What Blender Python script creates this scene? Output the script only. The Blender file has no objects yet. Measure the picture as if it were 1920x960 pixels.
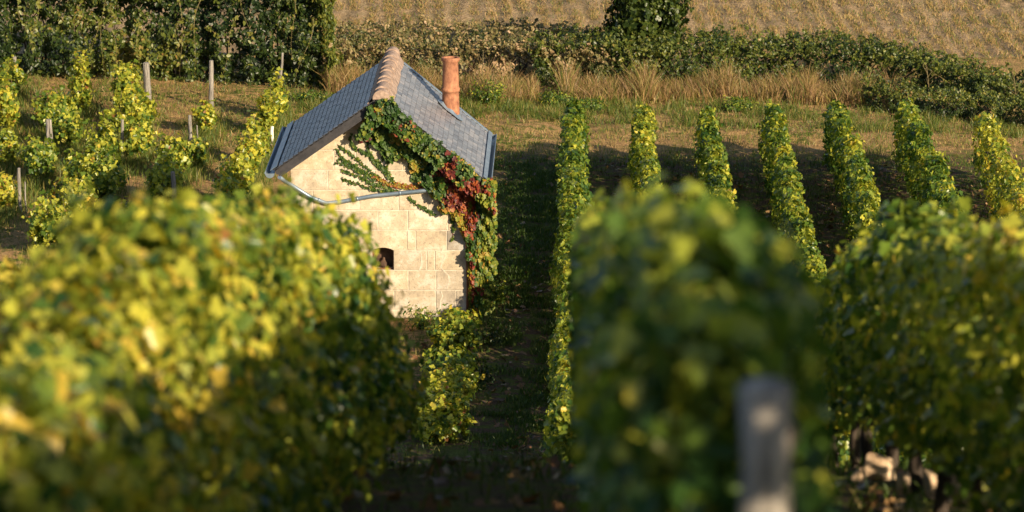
import bpy, math, random
import numpy as np
from math import radians as R, sin, cos, tan, pi

scene = bpy.context.scene
COL = scene.collection
rng = np.random.default_rng(11)
random.seed(5)

# ------------------------------------------------------------------ camera numbers (also used to plan ground positions)
CAMZ, PITCH, YAW, FPX = 15.35, R(12.3), R(0.916), 7818.0

def ray(px, py):
    u, v = (px - 960) / FPX, (480 - py) / FPX
    # camera axes
    f = np.array([-sin(YAW) * cos(PITCH), cos(YAW) * cos(PITCH), -sin(PITCH)])
    r = np.array([cos(YAW), sin(YAW), 0.0])
    up = np.cross(r, f)
    return f + r * u + up * v

def gp(px, py, z=0.0):          # point of the flat valley floor seen at this place of the photograph
    d = ray(px, py); t = (z - CAMZ) / d[2]
    return np.array([d[0] * t, d[1] * t, z])

def wp(px, py, Y):              # point of the vertical plane y = Y
    d = ray(px, py); t = Y / d[1]
    return np.array([d[0] * t, Y, CAMZ + d[2] * t])

def wx(px, py, X):              # point of the vertical plane x = X
    d = ray(px, py); t = X / d[0]
    return np.array([X, d[1] * t, CAMZ + d[2] * t])

# ------------------------------------------------------------------ terrain profile
_py = np.array([-60, -20, 0, 8, 25, 30, 36, 45, 52, 60, 66, 95, 120, 400, 1500.])
_pz = np.array([24, 17.8, 13.8, 12.13, 8.6, 7.1, 5.1, 2.45, .75, .03, 0, 0, 1.6, 34, 150.])
def tz(y):
    y = np.asarray(y, float)
    return sum(np.interp(y + o, _py, _pz) for o in (-1.6, -.8, 0, .8, 1.6)) / 5

# ------------------------------------------------------------------ materials
def new_mat(name):
    m = bpy.data.materials.new(name); m.use_nodes = True
    nt = m.node_tree
    b = nt.nodes['Principled BSDF']
    return m, nt, b

def N(nt, t, **kw):
    n = nt.nodes.new(t)
    for k, v in kw.items():
        if k in n.inputs: n.inputs[k].default_value = v
        else: setattr(n, k, v)
    return n

def ramp(nt, stops, interp='LINEAR'):
    r = nt.nodes.new('ShaderNodeValToRGB'); r.color_ramp.interpolation = interp
    e = r.color_ramp.elements
    while len(e) < len(stops): e.new(.5)
    for i, (p, c) in enumerate(stops):
        e[i].position = p; e[i].color = (*c, 1)
    return r

def coords(nt, scale=(1, 1, 1)):
    tc = nt.nodes.new('ShaderNodeTexCoord'); mp = nt.nodes.new('ShaderNodeMapping')
    mp.inputs['Scale'].default_value = scale
    g = nt.nodes.new('ShaderNodeNewGeometry')
    nt.links.new(g.outputs['Position'], mp.inputs['Vector'])
    return mp.outputs['Vector']

def noise(nt, vec, scale, detail=5, rough=.6):
    n = N(nt, 'ShaderNodeTexNoise', Scale=scale, Detail=detail, Roughness=rough)
    nt.links.new(vec, n.inputs['Vector']); return n.outputs['Fac']

def mixc(nt, fac, a, b, mode='MIX'):
    m = nt.nodes.new('ShaderNodeMix'); m.data_type = 'RGBA'; m.blend_type = mode
    for s, v in ((0, fac), (6, a), (7, b)):
        if hasattr(v, 'is_linked') or hasattr(v, 'links'): nt.links.new(v, m.inputs[s])
        elif s == 0: m.inputs[0].default_value = v
        else: m.inputs[s].default_value = (*v, 1)
    return m.outputs[2]

def bump(nt, b, h, strength=.5, dist=.02):
    bp = N(nt, 'ShaderNodeBump', Strength=strength, Distance=dist)
    nt.links.new(h, bp.inputs['Height']); nt.links.new(bp.outputs['Normal'], b.inputs['Normal'])

def leaf_mat(name, stops, trans=.38, rough=.5, tboost=(1.5, 1.45, .7)):
    m, nt, b = new_mat(name)
    a = nt.nodes.new('ShaderNodeAttribute'); a.attribute_name = 'tint'
    r = ramp(nt, stops); nt.links.new(a.outputs['Fac'], r.inputs['Fac'])
    v = coords(nt); n = noise(nt, v, 30, 3)
    mott = ramp(nt, [(.3, (.72, .75, .7)), (.7, (1.22, 1.18, 1.1))]); nt.links.new(n, mott.inputs['Fac'])
    c = mixc(nt, 1.0, r.outputs['Color'], mott.outputs['Color'], 'MULTIPLY')
    nt.links.new(c, b.inputs['Base Color'])
    b.inputs['Roughness'].default_value = rough
    b.inputs['Specular IOR Level'].default_value = .35
    t = nt.nodes.new('ShaderNodeBsdfTranslucent')
    tc = mixc(nt, 1.0, c, tboost, 'MULTIPLY'); nt.links.new(tc, t.inputs['Color'])
    mx = nt.nodes.new('ShaderNodeMixShader'); mx.inputs[0].default_value = trans
    nt.links.new(b.outputs[0], mx.inputs[1]); nt.links.new(t.outputs[0], mx.inputs[2])
    nt.links.new(mx.outputs[0], nt.nodes['Material Output'].inputs['Surface'])
    return m

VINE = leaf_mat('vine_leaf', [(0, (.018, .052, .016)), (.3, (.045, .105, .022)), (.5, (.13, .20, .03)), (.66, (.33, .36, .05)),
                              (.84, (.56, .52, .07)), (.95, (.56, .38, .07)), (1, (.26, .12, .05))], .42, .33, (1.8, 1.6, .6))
HEDGE = leaf_mat('hedge_leaf', [(0, (.014, .03, .008)), (.35, (.035, .06, .012)), (.6, (.09, .12, .022)), (.85, (.20, .20, .04)), (1, (.28, .17, .06))], .3, .4)
SCRUB = leaf_mat('scrub_leaf', [(0, (.02, .035, .010)), (.35, (.06, .075, .02)), (.6, (.17, .15, .06)), (.8, (.34, .24, .13)), (1, (.42, .28, .18))], .25)
CREEP = leaf_mat('creeper_leaf', [(0, (.02, .055, .012)), (.3, (.06, .12, .02)), (.52, (.22, .24, .03)), (.66, (.36, .27, .04)), (.78, (.34, .1, .03)),
                                  (.9, (.2, .03, .02)), (1, (.09, .018, .02))], .3)
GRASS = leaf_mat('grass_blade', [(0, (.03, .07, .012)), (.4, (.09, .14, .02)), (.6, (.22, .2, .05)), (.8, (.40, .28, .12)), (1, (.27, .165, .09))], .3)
LITTER = leaf_mat('dead_leaf', [(0, (.10, .055, .03)), (.5, (.2, .10, .045)), (1, (.34, .22, .10))], .1)

def simple_mat(name, c1, c2, scale=8, stretch=(1, 1, 1), rough=.8, bs=.4, metal=0, spec=.4, dist=.01, detail=6):
    m, nt, b = new_mat(name); v = coords(nt, stretch)
    n = noise(nt, v, scale, detail, .65)
    r = ramp(nt, [(.32, c1), (.68, c2)]); nt.links.new(n, r.inputs['Fac'])
    nt.links.new(r.outputs['Color'], b.inputs['Base Color'])
    b.inputs['Roughness'].default_value = rough; b.inputs['Metallic'].default_value = metal
    b.inputs['Specular IOR Level'].default_value = spec
    bump(nt, b, n, bs, dist); return m

BARK = simple_mat('vine_bark', (.025, .018, .014), (.08, .06, .045), 14, (1, 1, .25), .95, .9)
POST = simple_mat('weathered_wood', (.07, .065, .06), (.36, .33, .29), 26, (2, 2, .16), .95, 1.0, dist=.015, spec=.1)
OLDPOST = simple_mat('grey_wood', (.03, .028, .026), (.44, .40, .35), 11, (2, 2, .16), .95, 1.0, dist=.015, spec=.1)
SHOOT = simple_mat('dry_shoot', (.12, .10, .04), (.26, .20, .10), 8, (1, 1, 1), .9, .2)
ZINC = simple_mat('zinc', (.17, .23, .30), (.30, .37, .44), 5, (1, 1, 1), .42, .1, .55, .5)
DARKWOOD_SHADE = simple_mat('dark_board_slate_shade', (.018, .018, .022), (.045, .042, .045), 10, (1, 1, 1), .7, .3)
TERRA = simple_mat('terracotta', (.17, .065, .038), (.44, .20, .105), 14, (1, 1, .6), .85, .3)
RIDGE = simple_mat('ridge_tile', (.15, .105, .085), (.46, .335, .26), 11, (1, 1, 1), .9, .5)
LIME = simple_mat('lime_mortar', (.38, .33, .26), (.62, .56, .46), 12, (1, 1, 1), .95, .5)
RUST = simple_mat('rusty_iron', (.10, .04, .02), (.24, .10, .045), 20, (1, 1, 1), .8, .5)
INNER = simple_mat('dark_inside', (.03, .018, .013), (.14, .08, .05), 9, (1, 1, 1), .9, .2)
PALE = simple_mat('pale_sleeve', (.55, .50, .42), (.75, .70, .62), 12, (1, 1, 1), .7, .2)
WIRE = simple_mat('galvanised_wire', (.25, .25, .25), (.4, .4, .4), 5, (1, 1, 1), .5, .1, .8)
RUBBLE = simple_mat('rubble_stone', (.34, .22, .13), (.66, .50, .34), 9, (1, 1, 1), .95, .6)

# dressed stone: every block its own tone
STONE, nt, b = new_mat('dressed_stone')
v = coords(nt); n1 = noise(nt, v, 3.2, 7, .7); n2 = noise(nt, v, 22, 6, .7); n3 = noise(nt, v, 90, 3, .6)
a = nt.nodes.new('ShaderNodeAttribute'); a.attribute_name = 'tint'
r = ramp(nt, [(0, (.30, .285, .26)), (.25, (.40, .36, .295)), (.6, (.49, .42, .31)), (1, (.54, .495, .41))]); nt.links.new(a.outputs['Fac'], r.inputs['Fac'])
st = ramp(nt, [(.30, (.58, .56, .55)), (.42, (.88, .83, .78)), (.50, (.99, .94, .88)), (.57, (1.14, 1.16, 1.2)), (.75, (1.22, 1.26, 1.34))]); nt.links.new(n1, st.inputs['Fac'])
c = mixc(nt, 1, r.outputs['Color'], st.outputs['Color'], 'MULTIPLY')
st2 = ramp(nt, [(.30, (.45, .42, .40)), (.45, (1, 1, 1)), (.7, (1.08, 1.05, 1.0))]); nt.links.new(n2, st2.inputs['Fac'])
c = mixc(nt, .9, c, st2.outputs['Color'], 'MULTIPLY')
nt.links.new(c, b.inputs['Base Color']); b.inputs['Roughness'].default_value = .93
ad = N(nt, 'ShaderNodeMath', operation='ADD'); nt.links.new(n2, ad.inputs[0]); nt.links.new(n3, ad.inputs[1])
bump(nt, b, ad.outputs[0], .55, .012)

# slate
SLATE, nt, b = new_mat('slate')
v = coords(nt); n1 = noise(nt, v, 4, 6, .7); n2 = noise(nt, v, 60, 3, .6)
a = nt.nodes.new('ShaderNodeAttribute'); a.attribute_name = 'tint'
r = ramp(nt, [(0, (.13, .14, .16)), (.5, (.20, .215, .24)), (1, (.29, .29, .30))]); nt.links.new(a.outputs['Fac'], r.inputs['Fac'])
st = ramp(nt, [(.35, (.85, .88, .9)), (.6, (1.05, 1.0, .98)), (.72, (1.35, 1.2, 1.1))]); nt.links.new(n1, st.inputs['Fac'])
c = mixc(nt, 1, r.outputs['Color'], st.outputs['Color'], 'MULTIPLY'); nt.links.new(c, b.inputs['Base Color'])
b.inputs['Roughness'].default_value = .42; b.inputs['Specular IOR Level'].default_value = .8
bump(nt, b, n2, .3, .004)

# ground
GROUND, nt, b = new_mat('vineyard_soil')
v = coords(nt)
big = noise(nt, v, .55, 5, .6); mid = noise(nt, v, 3.5, 6, .7); fine = noise(nt, v, 26, 5, .7)
dry = ramp(nt, [(.3, (.10, .055, .028)), (.45, (.36, .21, .09)), (.68, (.55, .37, .17))]); nt.links.new(fine, dry.inputs['Fac'])
grn = ramp(nt, [(.3, (.04, .055, .012)), (.65, (.16, .18, .04))]); nt.links.new(fine, grn.inputs['Fac'])
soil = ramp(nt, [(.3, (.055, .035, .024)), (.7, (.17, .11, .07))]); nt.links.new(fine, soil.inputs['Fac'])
f1 = ramp(nt, [(.47, (0, 0, 0)), (.54, (1, 1, 1))]); nt.links.new(mid, f1.inputs['Fac'])
f2 = ramp(nt, [(.42, (0, 0, 0)), (.6, (1, 1, 1))]); nt.links.new(big, f2.inputs['Fac'])
far = mixc(nt, f1.outputs['Color'], dry.outputs['Color'], grn.outputs['Color'])
far = mixc(nt, f2.outputs['Color'], far, dry.outputs['Color'])
near = mixc(nt, f1.outputs['Color'], soil.outputs['Color'], grn.outputs['Color'])
# worked (brown) soil between the rows right of the aisle and up the slope, dry grass elsewhere
sx = N(nt, 'ShaderNodeSeparateXYZ'); nt.links.new(v, sx.inputs[0])
def smooth(src, lo, hi):
    m = N(nt, 'ShaderNodeMapRange'); m.interpolation_type = 'SMOOTHSTEP'
    m.inputs['From Min'].default_value = lo; m.inputs['From Max'].default_value = hi
    nt.links.new(src, m.inputs['Value']); return m.outputs['Result']
def mth(op, a_, b_):
    m = N(nt, 'ShaderNodeMath', operation=op)
    for i, q in enumerate((a_, b_)):
        if isinstance(q, (int, float)): m.inputs[i].default_value = q
        else: nt.links.new(q, m.inputs[i])
    return m.outputs[0]
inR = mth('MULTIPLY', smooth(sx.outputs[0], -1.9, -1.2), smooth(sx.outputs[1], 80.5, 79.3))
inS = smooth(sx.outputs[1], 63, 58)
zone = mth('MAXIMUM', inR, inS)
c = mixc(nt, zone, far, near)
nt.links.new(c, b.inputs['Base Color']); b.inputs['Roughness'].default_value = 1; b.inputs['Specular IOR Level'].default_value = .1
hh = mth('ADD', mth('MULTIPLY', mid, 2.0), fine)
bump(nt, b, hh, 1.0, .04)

# stubble field
FIELD, nt, b = new_mat('stubble_field')
v = coords(nt); 
mp = nt.nodes.new('ShaderNodeMapping'); mp.inputs['Rotation'].default_value = (0, 0, R(-3.5)); nt.links.new(v, mp.inputs['Vector'])
w = N(nt, 'ShaderNodeTexWave', Scale=.62, Distortion=3.5, Detail=3); w.inputs['Detail Scale'].default_value = 1.2; w.bands_direction = 'X'
nt.links.new(mp.outputs[0], w.inputs['Vector'])
fine = noise(nt, v, 17, 6, .75); mid = noise(nt, v, 2.2, 5, .6)
r1 = ramp(nt, [(.33, (.10, .075, .045)), (.48, (.36, .255, .145)), (.66, (.60, .45, .28))]); nt.links.new(fine, r1.inputs['Fac'])
r2 = ramp(nt, [(.0, (.70, .70, .66)), (.5, (1, 1, 1)), (1, (1.12, 1.08, 1.05))]); nt.links.new(w.outputs['Fac'], r2.inputs['Fac'])
c = mixc(nt, .8, r1.outputs['Color'], r2.outputs['Color'], 'MULTIPLY')
r3 = ramp(nt, [(.5, (0, 0, 0)), (.75, (.6, .6, .6))]); nt.links.new(mid, r3.inputs['Fac'])
c = mixc(nt, r3.outputs['Color'], c, (.20, .19, .085))
nt.links.new(c, b.inputs['Base Color']); b.inputs['Roughness'].default_value = 1; b.inputs['Specular IOR Level'].default_value = .1
ad = N(nt, 'ShaderNodeMath', operation='ADD'); nt.links.new(fine, ad.inputs[0]); nt.links.new(w.outputs['Fac'], ad.inputs[1])
bump(nt, b, ad.outputs[0], 1.0, .09)

# ------------------------------------------------------------------ object helpers
def tag(o, label=None, cat=None, group=None, kind=None):
    for k, v_ in (('label', label), ('category', cat), ('group', group), ('kind', kind)):
        if v_: o[k] = v_
    return o

def thing(name, loc, label, cat, group=None):
    o = bpy.data.objects.new(name, None); COL.objects.link(o)
    o.location = loc; o.empty_display_size = .2
    return tag(o, label, cat, group)

def link_mesh(name, me, mats, parent=None):
    for m in (mats if isinstance(mats, (list, tuple)) else [mats]): me.materials.append(m)
    o = bpy.data.objects.new(name, me); COL.objects.link(o)
    if parent is not None: o.parent = parent
    return o

def org(parent):                # world position of the thing this part belongs to
    p = parent
    while p is not None and p.parent is not None: p = p.parent
    return np.array(p.location) if p is not None else np.zeros(3)

class MB:
    def __init__(s): s.v, s.f, s.mi, s.t, s.sm = [], [], [], [], []
    def add(s, vs, fs, mi=0, tint=.5, smooth_=False):
        o = len(s.v); s.v += [tuple(map(float, p)) for p in vs]
        for f in fs: s.f.append([i + o for i in f]); s.mi.append(mi); s.t.append(tint); s.sm.append(smooth_)
    def box(s, x0, x1, y0, y1, z0, z1, **k):
        vs = [(x, y, z) for z in (z0, z1) for y in (y0, y1) for x in (x0, x1)]
        s.add(vs, [(0, 2, 3, 1), (4, 5, 7, 6), (0, 1, 5, 4), (2, 6, 7, 3), (0, 4, 6, 2), (1, 3, 7, 5)], **k)
    def obox(s, c, ax, ay, az, **k):       # centre and three half-axis vectors
        c, ax, ay, az = map(np.array, (c, ax, ay, az))
        vs = [c + i * ax + j * ay + q * az for q in (-1, 1) for j in (-1, 1) for i in (-1, 1)]
        s.add(vs, [(0, 2, 3, 1), (4, 5, 7, 6), (0, 1, 5, 4), (2, 6, 7, 3), (0, 4, 6, 2), (1, 3, 7, 5)], **k)
    def tube(s, pts, rad, seg=8, mi=0, tint=.5, cap=True, jit=0.0, smooth_=True):
        pts = [np.array(p, float) for p in pts]; n = len(pts)
        if not hasattr(rad, '__len__'): rad = [rad] * n
        base = len(s.v); ref = None
        for i, p in enumerate(pts):
            d = pts[min(i + 1, n - 1)] - pts[max(i - 1, 0)]; d /= (np.linalg.norm(d) + 1e-9)
            if ref is None: ref = np.array([0, 1., 0]) if abs(d[1]) < .8 else np.array([1., 0, 0])
            u = np.cross(d, ref); u /= np.linalg.norm(u); w_ = np.cross(d, u); ref = -w_ if np.dot(-w_, ref) > 0 else w_
            u = np.cross(d, ref); u /= np.linalg.norm(u); w_ = np.cross(d, u)
            for k in range(seg):
                a_ = 2 * pi * k / seg; rr = rad[i] * (1 + (random.uniform(-jit, jit) if jit else 0))
                s.v.append(tuple(p + rr * (cos(a_) * u + sin(a_) * w_)))
        for i in range(n - 1):
            for k in range(seg):
                a_, b_ = base + i * seg + k, base + i * seg + (k + 1) % seg
                s.f.append([a_, b_, b_ + seg, a_ + seg]); s.mi.append(mi); s.t.append(tint); s.sm.append(smooth_)
        if cap:
            for ring in (0, n - 1):
                idx = [base + ring * seg + k for k in range(seg)]
                s.f.append(idx[::-1] if ring == 0 else idx); s.mi.append(mi); s.t.append(tint); s.sm.append(False)
    def prism(s, poly, y0, y1, ch=0.0, **k):   # polygon (x, z) extruded along y, front at y0 (chamfered)
        n = len(poly); c = np.mean(np.array(poly), axis=0)
        def ins(p):
            d = np.array(p) - c; return c + d - np.sign(d) * np.minimum(np.abs(d), ch)
        fr = [(*ins(p),) for p in poly]
        vs = [(p[0], y0, p[1]) for p in fr] + [(p[0], y0 + ch * .7, p[1]) for p in poly] + [(p[0], y1, p[1]) for p in poly]
        fs = [tuple(range(n))] + [tuple(range(3 * n - 1, 2 * n - 1, -1))]
        for q in (0, 1):
            for i in range(n):
                j = (i + 1) % n; fs.append((q * n + i, q * n + n + i, q * n + n + j, q * n + j))
        s.add(vs, fs, **k)
    def build(s, name, mats, parent=None):
        o0 = org(parent)
        me = bpy.data.meshes.new(name)
        me.from_pydata([(p[0] - o0[0], p[1] - o0[1], p[2] - o0[2]) for p in s.v], [], s.f); 
        me.polygons.foreach_set('material_index', s.mi); me.polygons.foreach_set('use_smooth', s.sm)
        at = me.attributes.new('tint', 'FLOAT', 'FACE'); at.data.foreach_set('value', np.array(s.t, dtype=np.float32))
        me.validate(); me.update()
        return link_mesh(name, me, mats, parent)

def unit(v_): return v_ / (np.linalg.norm(v_, axis=-1, keepdims=True) + 1e-9)

# leaf outlines: right half as (u, v); u across, v along
LOBED = np.array([(0, 0), (.34, -.10), (.50, .22), (.30, .40), (.40, .68), (0, 1.0)])
OVAL = np.array([(0, 0), (.30, .30), (.24, .68), (0, 1.0)])

def leaves(name, P, Nn, D, S, T, mat, parent=None, shape=LOBED, fold=.25):
    """P centres, Nn normals, D tip directions, S sizes, T tints -> one mesh of folded leaf faces"""
    n = len(P)
    Nn = unit(Nn); D = unit(D - Nn * np.sum(D * Nn, -1, keepdims=True)); U = np.cross(D, Nn)
    h = len(shape); idxL = list(range(h - 1, -1, -1))
    k = h - 2                                       # side verts per half
    su = shape[:, 0]; sv = shape[:, 1]
    allu = np.concatenate([su, -su[1:-1]]); allv = np.concatenate([sv, sv[1:-1]]); nv = len(allu)
    fo = rng.uniform(-.1, fold * 2, n)[:, None]; dr = rng.uniform(0, .35, n)[:, None]
    off = (U[:, None, :] * allu[None, :, None] + D[:, None, :] * (allv - .4)[None, :, None]
           + Nn[:, None, :] * (fo * np.abs(allu)[None, :] - dr * (allv ** 2)[None, :])[:, :, None])
    V = P[:, None, :] + off * S[:, None, None] - org(parent)
    rt = list(range(h)); lf = [0] + list(range(h, h + k)) + [h - 1]; lf = lf[::-1]
    per = np.array(rt + lf)
    loops = (np.arange(n)[:, None] * nv + per[None, :]).ravel()
    me = bpy.data.meshes.new(name)
    me.vertices.add(n * nv); me.vertices.foreach_set('co', V.astype(np.float32).ravel())
    me.loops.add(len(loops)); me.loops.foreach_set('vertex_index', loops.astype(np.int32))
    me.polygons.add(2 * n); me.polygons.foreach_set('loop_start', (np.arange(2 * n) * h).astype(np.int32))
    me.update(calc_edges=True)
    at = me.attributes.new('tint', 'FLOAT', 'FACE'); at.data.foreach_set('value', np.repeat(np.clip(T, 0, 1), 2).astype(np.float32))
    return link_mesh(name, me, mat, parent)

def blades(name, P, H, W, lean, T, mat, parent=None, seed_heads=0.0):
    n = len(P); az = rng.uniform(0, 2 * pi, n)
    side = np.stack([np.cos(az), np.sin(az), np.zeros(n)], -1)
    L = rng.normal(0, 1, (n, 3)) * lean; L[:, 2] = 0
    mid = P + np.stack([L[:, 0] * .35, L[:, 1] * .35, np.full(n, .55)], -1) * H[:, None]
    top = P + (L + np.array([0, 0, 1.])) * H[:, None]
    wv = side * W[:, None] * .5
    hd = 1 + seed_heads * rng.uniform(0, 1, n)[:, None]
    V = np.stack([P - wv, P + wv, mid + wv * .8 * hd, mid - wv * .8 * hd, top], 1) - org(parent)
    per = np.array([0, 1, 2, 3, 3, 2, 4])
    loops = (np.arange(n)[:, None] * 5 + per[None]).ravel()
    me = bpy.data.meshes.new(name)
    me.vertices.add(n * 5); me.vertices.foreach_set('co', V.astype(np.float32).ravel())
    me.loops.add(len(loops)); me.loops.foreach_set('vertex_index', loops.astype(np.int32))
    me.polygons.add(2 * n)
    ls = (np.arange(n)[:, None] * 7 + np.array([0, 4])[None]).ravel()
    me.polygons.foreach_set('loop_start', ls.astype(np.int32)); me.update(calc_edges=True)
    at = me.attributes.new('tint', 'FLOAT', 'FACE'); at.data.foreach_set('value', np.repeat(np.clip(T, 0, 1), 2).astype(np.float32))
    return link_mesh(name, me, mat, parent)

def wob(x, seed, f=1.0):        # smooth 1-D noise about -1..1
    r_ = np.random.default_rng(seed); o = np.zeros_like(np.asarray(x, float))
    for k in range(5):
        o = o + np.sin(x * f * (1.0 + .83 * k) * r_.uniform(.8, 1.2) + r_.uniform(0, 6.3)) / (1 + .5 * k)
    return o / 2.2

def wob3(P, seed, f=1.0):
    r_ = np.random.default_rng(seed); o = np.zeros(len(P))
    for k in range(7):
        d = unit(r_.normal(0, 1, 3)); o = o + np.sin(P @ d * f * r_.uniform(.7, 1.9) * (1 + .25 * k) + r_.uniform(0, 6.3))
    return o / 2.6

# ------------------------------------------------------------------ vines
def row_foliage(X, y0, y1, hw, zlo, zhi, dens, size, tmu, parent, seed, tsd=.17, rough=1.0, limk=(1.6, .07), gapf=.25, drift=0.0, topx=0.0, shoots=1.0, zf=None, endtaper=.35, endh=None, hfun=None, name='foliage', mat=None):
    n = int((y1 - y0) * dens); Y = rng.uniform(y0, y1, n)
    kind = rng.uniform(0, 1, n)
    q = rng.uniform(0, 1, n) ** .9                              # height fraction
    inw = rng.exponential(.16 + .08 * rough, n)
    side = np.where(rng.uniform(0, 1, n) < .5, 1., -1.)
    a = side * np.clip(1 - inw, -1, 1)
    topm = kind < .26; a = np.where(topm, rng.uniform(-1, 1, n), a); q = np.where(topm, 1 - rng.exponential(.035, n), q)
    inner = kind > .80; a = np.where(inner, rng.uniform(-.8, .8, n), a)
    endm = (kind > .26) & (kind < .30) & (dens > 300)
    Y = np.where(endm, np.where(rng.uniform(0, 1, n) < .5, y0 + rng.exponential(.08, n), y1 - rng.exponential(.08, n)), Y)
    a = np.where(endm, rng.uniform(-1, 1, n), a)
    h = zlo + wob(Y, seed + 1, 2.1) * .09 + q * (zhi + wob(Y, seed, 1.3) * .07 + wob(Y, seed + 9, 4.5) * .05 * rough - zlo)
    if endh: h = zlo + (h - zlo) * (1 - endh[1] * np.clip(1 - (y1 - Y) / endh[0], 0, 1) ** 1.3)
    if hfun is not None: h = zlo + (h - zlo) * hfun(Y)
    prof = .72 + .42 * np.sin(np.clip(q, 0, 1) * pi * .86 + .25) - .25 * np.clip(q - .8, 0, 1) * 5 * .45
    P0 = np.stack([np.full(n, seed * 3.7), Y, h], -1)
    ww = hw * prof * (1 + (.12 + .14 * rough) * wob3(P0 + np.array([1., 0, 0]) * side[:, None] * 5, seed + 3, 2.2 + rough))
    x = X + drift * (Y - y0) + topx * q + wob(Y, seed + 5, .7) * .05 + a * ww
    P = np.stack([x, Y, tz(Y) + h], -1); P = P + rng.normal(0, .022 * rough, (n, 3))
    # rounded row ends
    e0 = np.clip((Y - y0) / endtaper, 0, 1); e1 = np.clip((y1 - Y) / endtaper, 0, 1)
    P[:, 0] = X + drift * (Y - y0) + topx * q + (P[:, 0] - X - drift * (Y - y0) - topx * q) * (.6 + .4 * np.sqrt(e0 * e1))
    keep = wob3(P, seed + 7, 5.2) > -1.35 + gapf
    keep |= rng.uniform(0, 1, n) < .25
    nrm = np.stack([a * 1.1, np.zeros(n), np.where(topm, 1.3, .35)], -1) + rng.normal(0, .62, (n, 3))
    nrm[:, 1] += np.where(Y < y0 + .15, -1., 0)
    D = np.stack([a * .5, np.zeros(n), np.full(n, -.8)], -1) + rng.normal(0, .5, (n, 3))
    S = size * rng.uniform(.6, 1.25, n)
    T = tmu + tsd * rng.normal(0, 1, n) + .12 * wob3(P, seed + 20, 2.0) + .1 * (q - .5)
    T = np.where(rng.uniform(0, 1, n) < .97, np.minimum(T, .93), T)
    P, nrm, D, S, T = P[keep], nrm[keep], D[keep], S[keep], T[keep]
    lim = np.abs(P[:, 0] - (X + drift * (P[:, 1] - y0) + topx * .7)) < hw * limk[0] + limk[1]
    P, nrm, D, S, T = P[lim], nrm[lim], D[lim], S[lim], T[lim]
    # shoots sticking out of the top and sides
    ns = int((y1 - y0) * 3.2 * shoots)
    if ns:
        ys = rng.uniform(y0, y1, ns); L = rng.uniform(.08, .26, ns); m = 9
        s_ = np.linspace(0, 1, m)[None, :]
        ax = np.clip(rng.normal(0, .4, ns), -.7, .7)[:, None]; ay = rng.normal(0, .5, ns)[:, None]
        bx = rng.uniform(-.8, .8, ns)[:, None] * hw
        hx = X + drift * (ys[:, None] - y0) + topx + bx + ax * L[:, None] * s_
        hy = ys[:, None] + ay * L[:, None] * s_
        zf_ = np.ones(ns)
        if endh: zf_ = zf_ * (1 - endh[1] * np.clip(1 - (y1 - ys) / endh[0], 0, 1) ** 1.3)
        if hfun is not None: zf_ = zf_ * hfun(ys)
        hz = zlo + (zhi - zlo) * zf_[:, None] + wob(ys, seed, 1.3)[:, None] * .07 - .08 + L[:, None] * (s_ * 1.0 - .25 * s_ ** 2)
        Q = np.stack([hx, hy, tz(hy) + hz], -1).reshape(-1, 3) + rng.normal(0, .03, (ns * m, 3))
        P = np.concatenate([P, Q]); k = len(Q)
        nrm = np.concatenate([nrm, rng.normal(0, .6, (k, 3)) + np.array([0, 0, .7])])
        D = np.concatenate([D, rng.normal(0, .7, (k, 3)) + np.array([0, 0, -.3])])
        S = np.concatenate([S, size * rng.uniform(.4, .95, k)]); T = np.concatenate([T, tmu + .12 + .12 * rng.normal(0, 1, k)])
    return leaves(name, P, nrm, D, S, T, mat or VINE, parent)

def trunk_mesh(h=.75, r0=.035):
    b_ = MB(); pts = []; x = y = 0
    for i in range(7):
        pts.append((x, y, h * i / 6 - .05)); x += random.uniform(-.025, .025); y += random.uniform(-.03, .03)
    b_.tube(pts, [r0 * (1.25 - .5 * i / 6) for i in range(7)], 7, jit=.15)
    e = pts[-1]
    for s_ in (-1, 1): b_.tube([e, (e[0] + .02, e[1] + s_ * .2, e[2] + .09), (e[0], e[1] + s_ * .5, e[2] + .13)], [r0 * .6, r0 * .45, r0 * .25], 5)
    me = bpy.data.meshes.new('trunk'); me.from_pydata(b_.v, [], b_.f); me.polygons.foreach_set('use_smooth', b_.sm)
    me.materials.append(BARK); me.update(); return me
TRUNKS = [trunk_mesh() for _ in range(5)]

def add_trunks(root, X, ys, drift=0, y0=0):
    for y in ys:
        o = bpy.data.objects.new('trunk', random.choice(TRUNKS)); COL.objects.link(o); o.parent = root
        xx = X + drift * (y - y0)
        o.location = (xx - root.location[0] + random.uniform(-.05, .05), y - root.location[1], float(tz(y)) - root.location[2])
        o.rotation_euler = (0, 0, random.choice((0, pi)) + random.uniform(-.2, .2)); o.scale = (1, 1, random.uniform(.85, 1.1))

def vine_row(X, y0, y1, label, group, trunks=True, step=1.1, **k):
    root = thing('vine_row', (X, y0, float(tz(y0))), label, 'vine row', group)
    row_foliage(X, y0, y1, parent=root, **k)
    if trunks: add_trunks(root, X, np.arange(y0 + .4, y1, step), k.get('drift', 0), y0)
    return root

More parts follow.
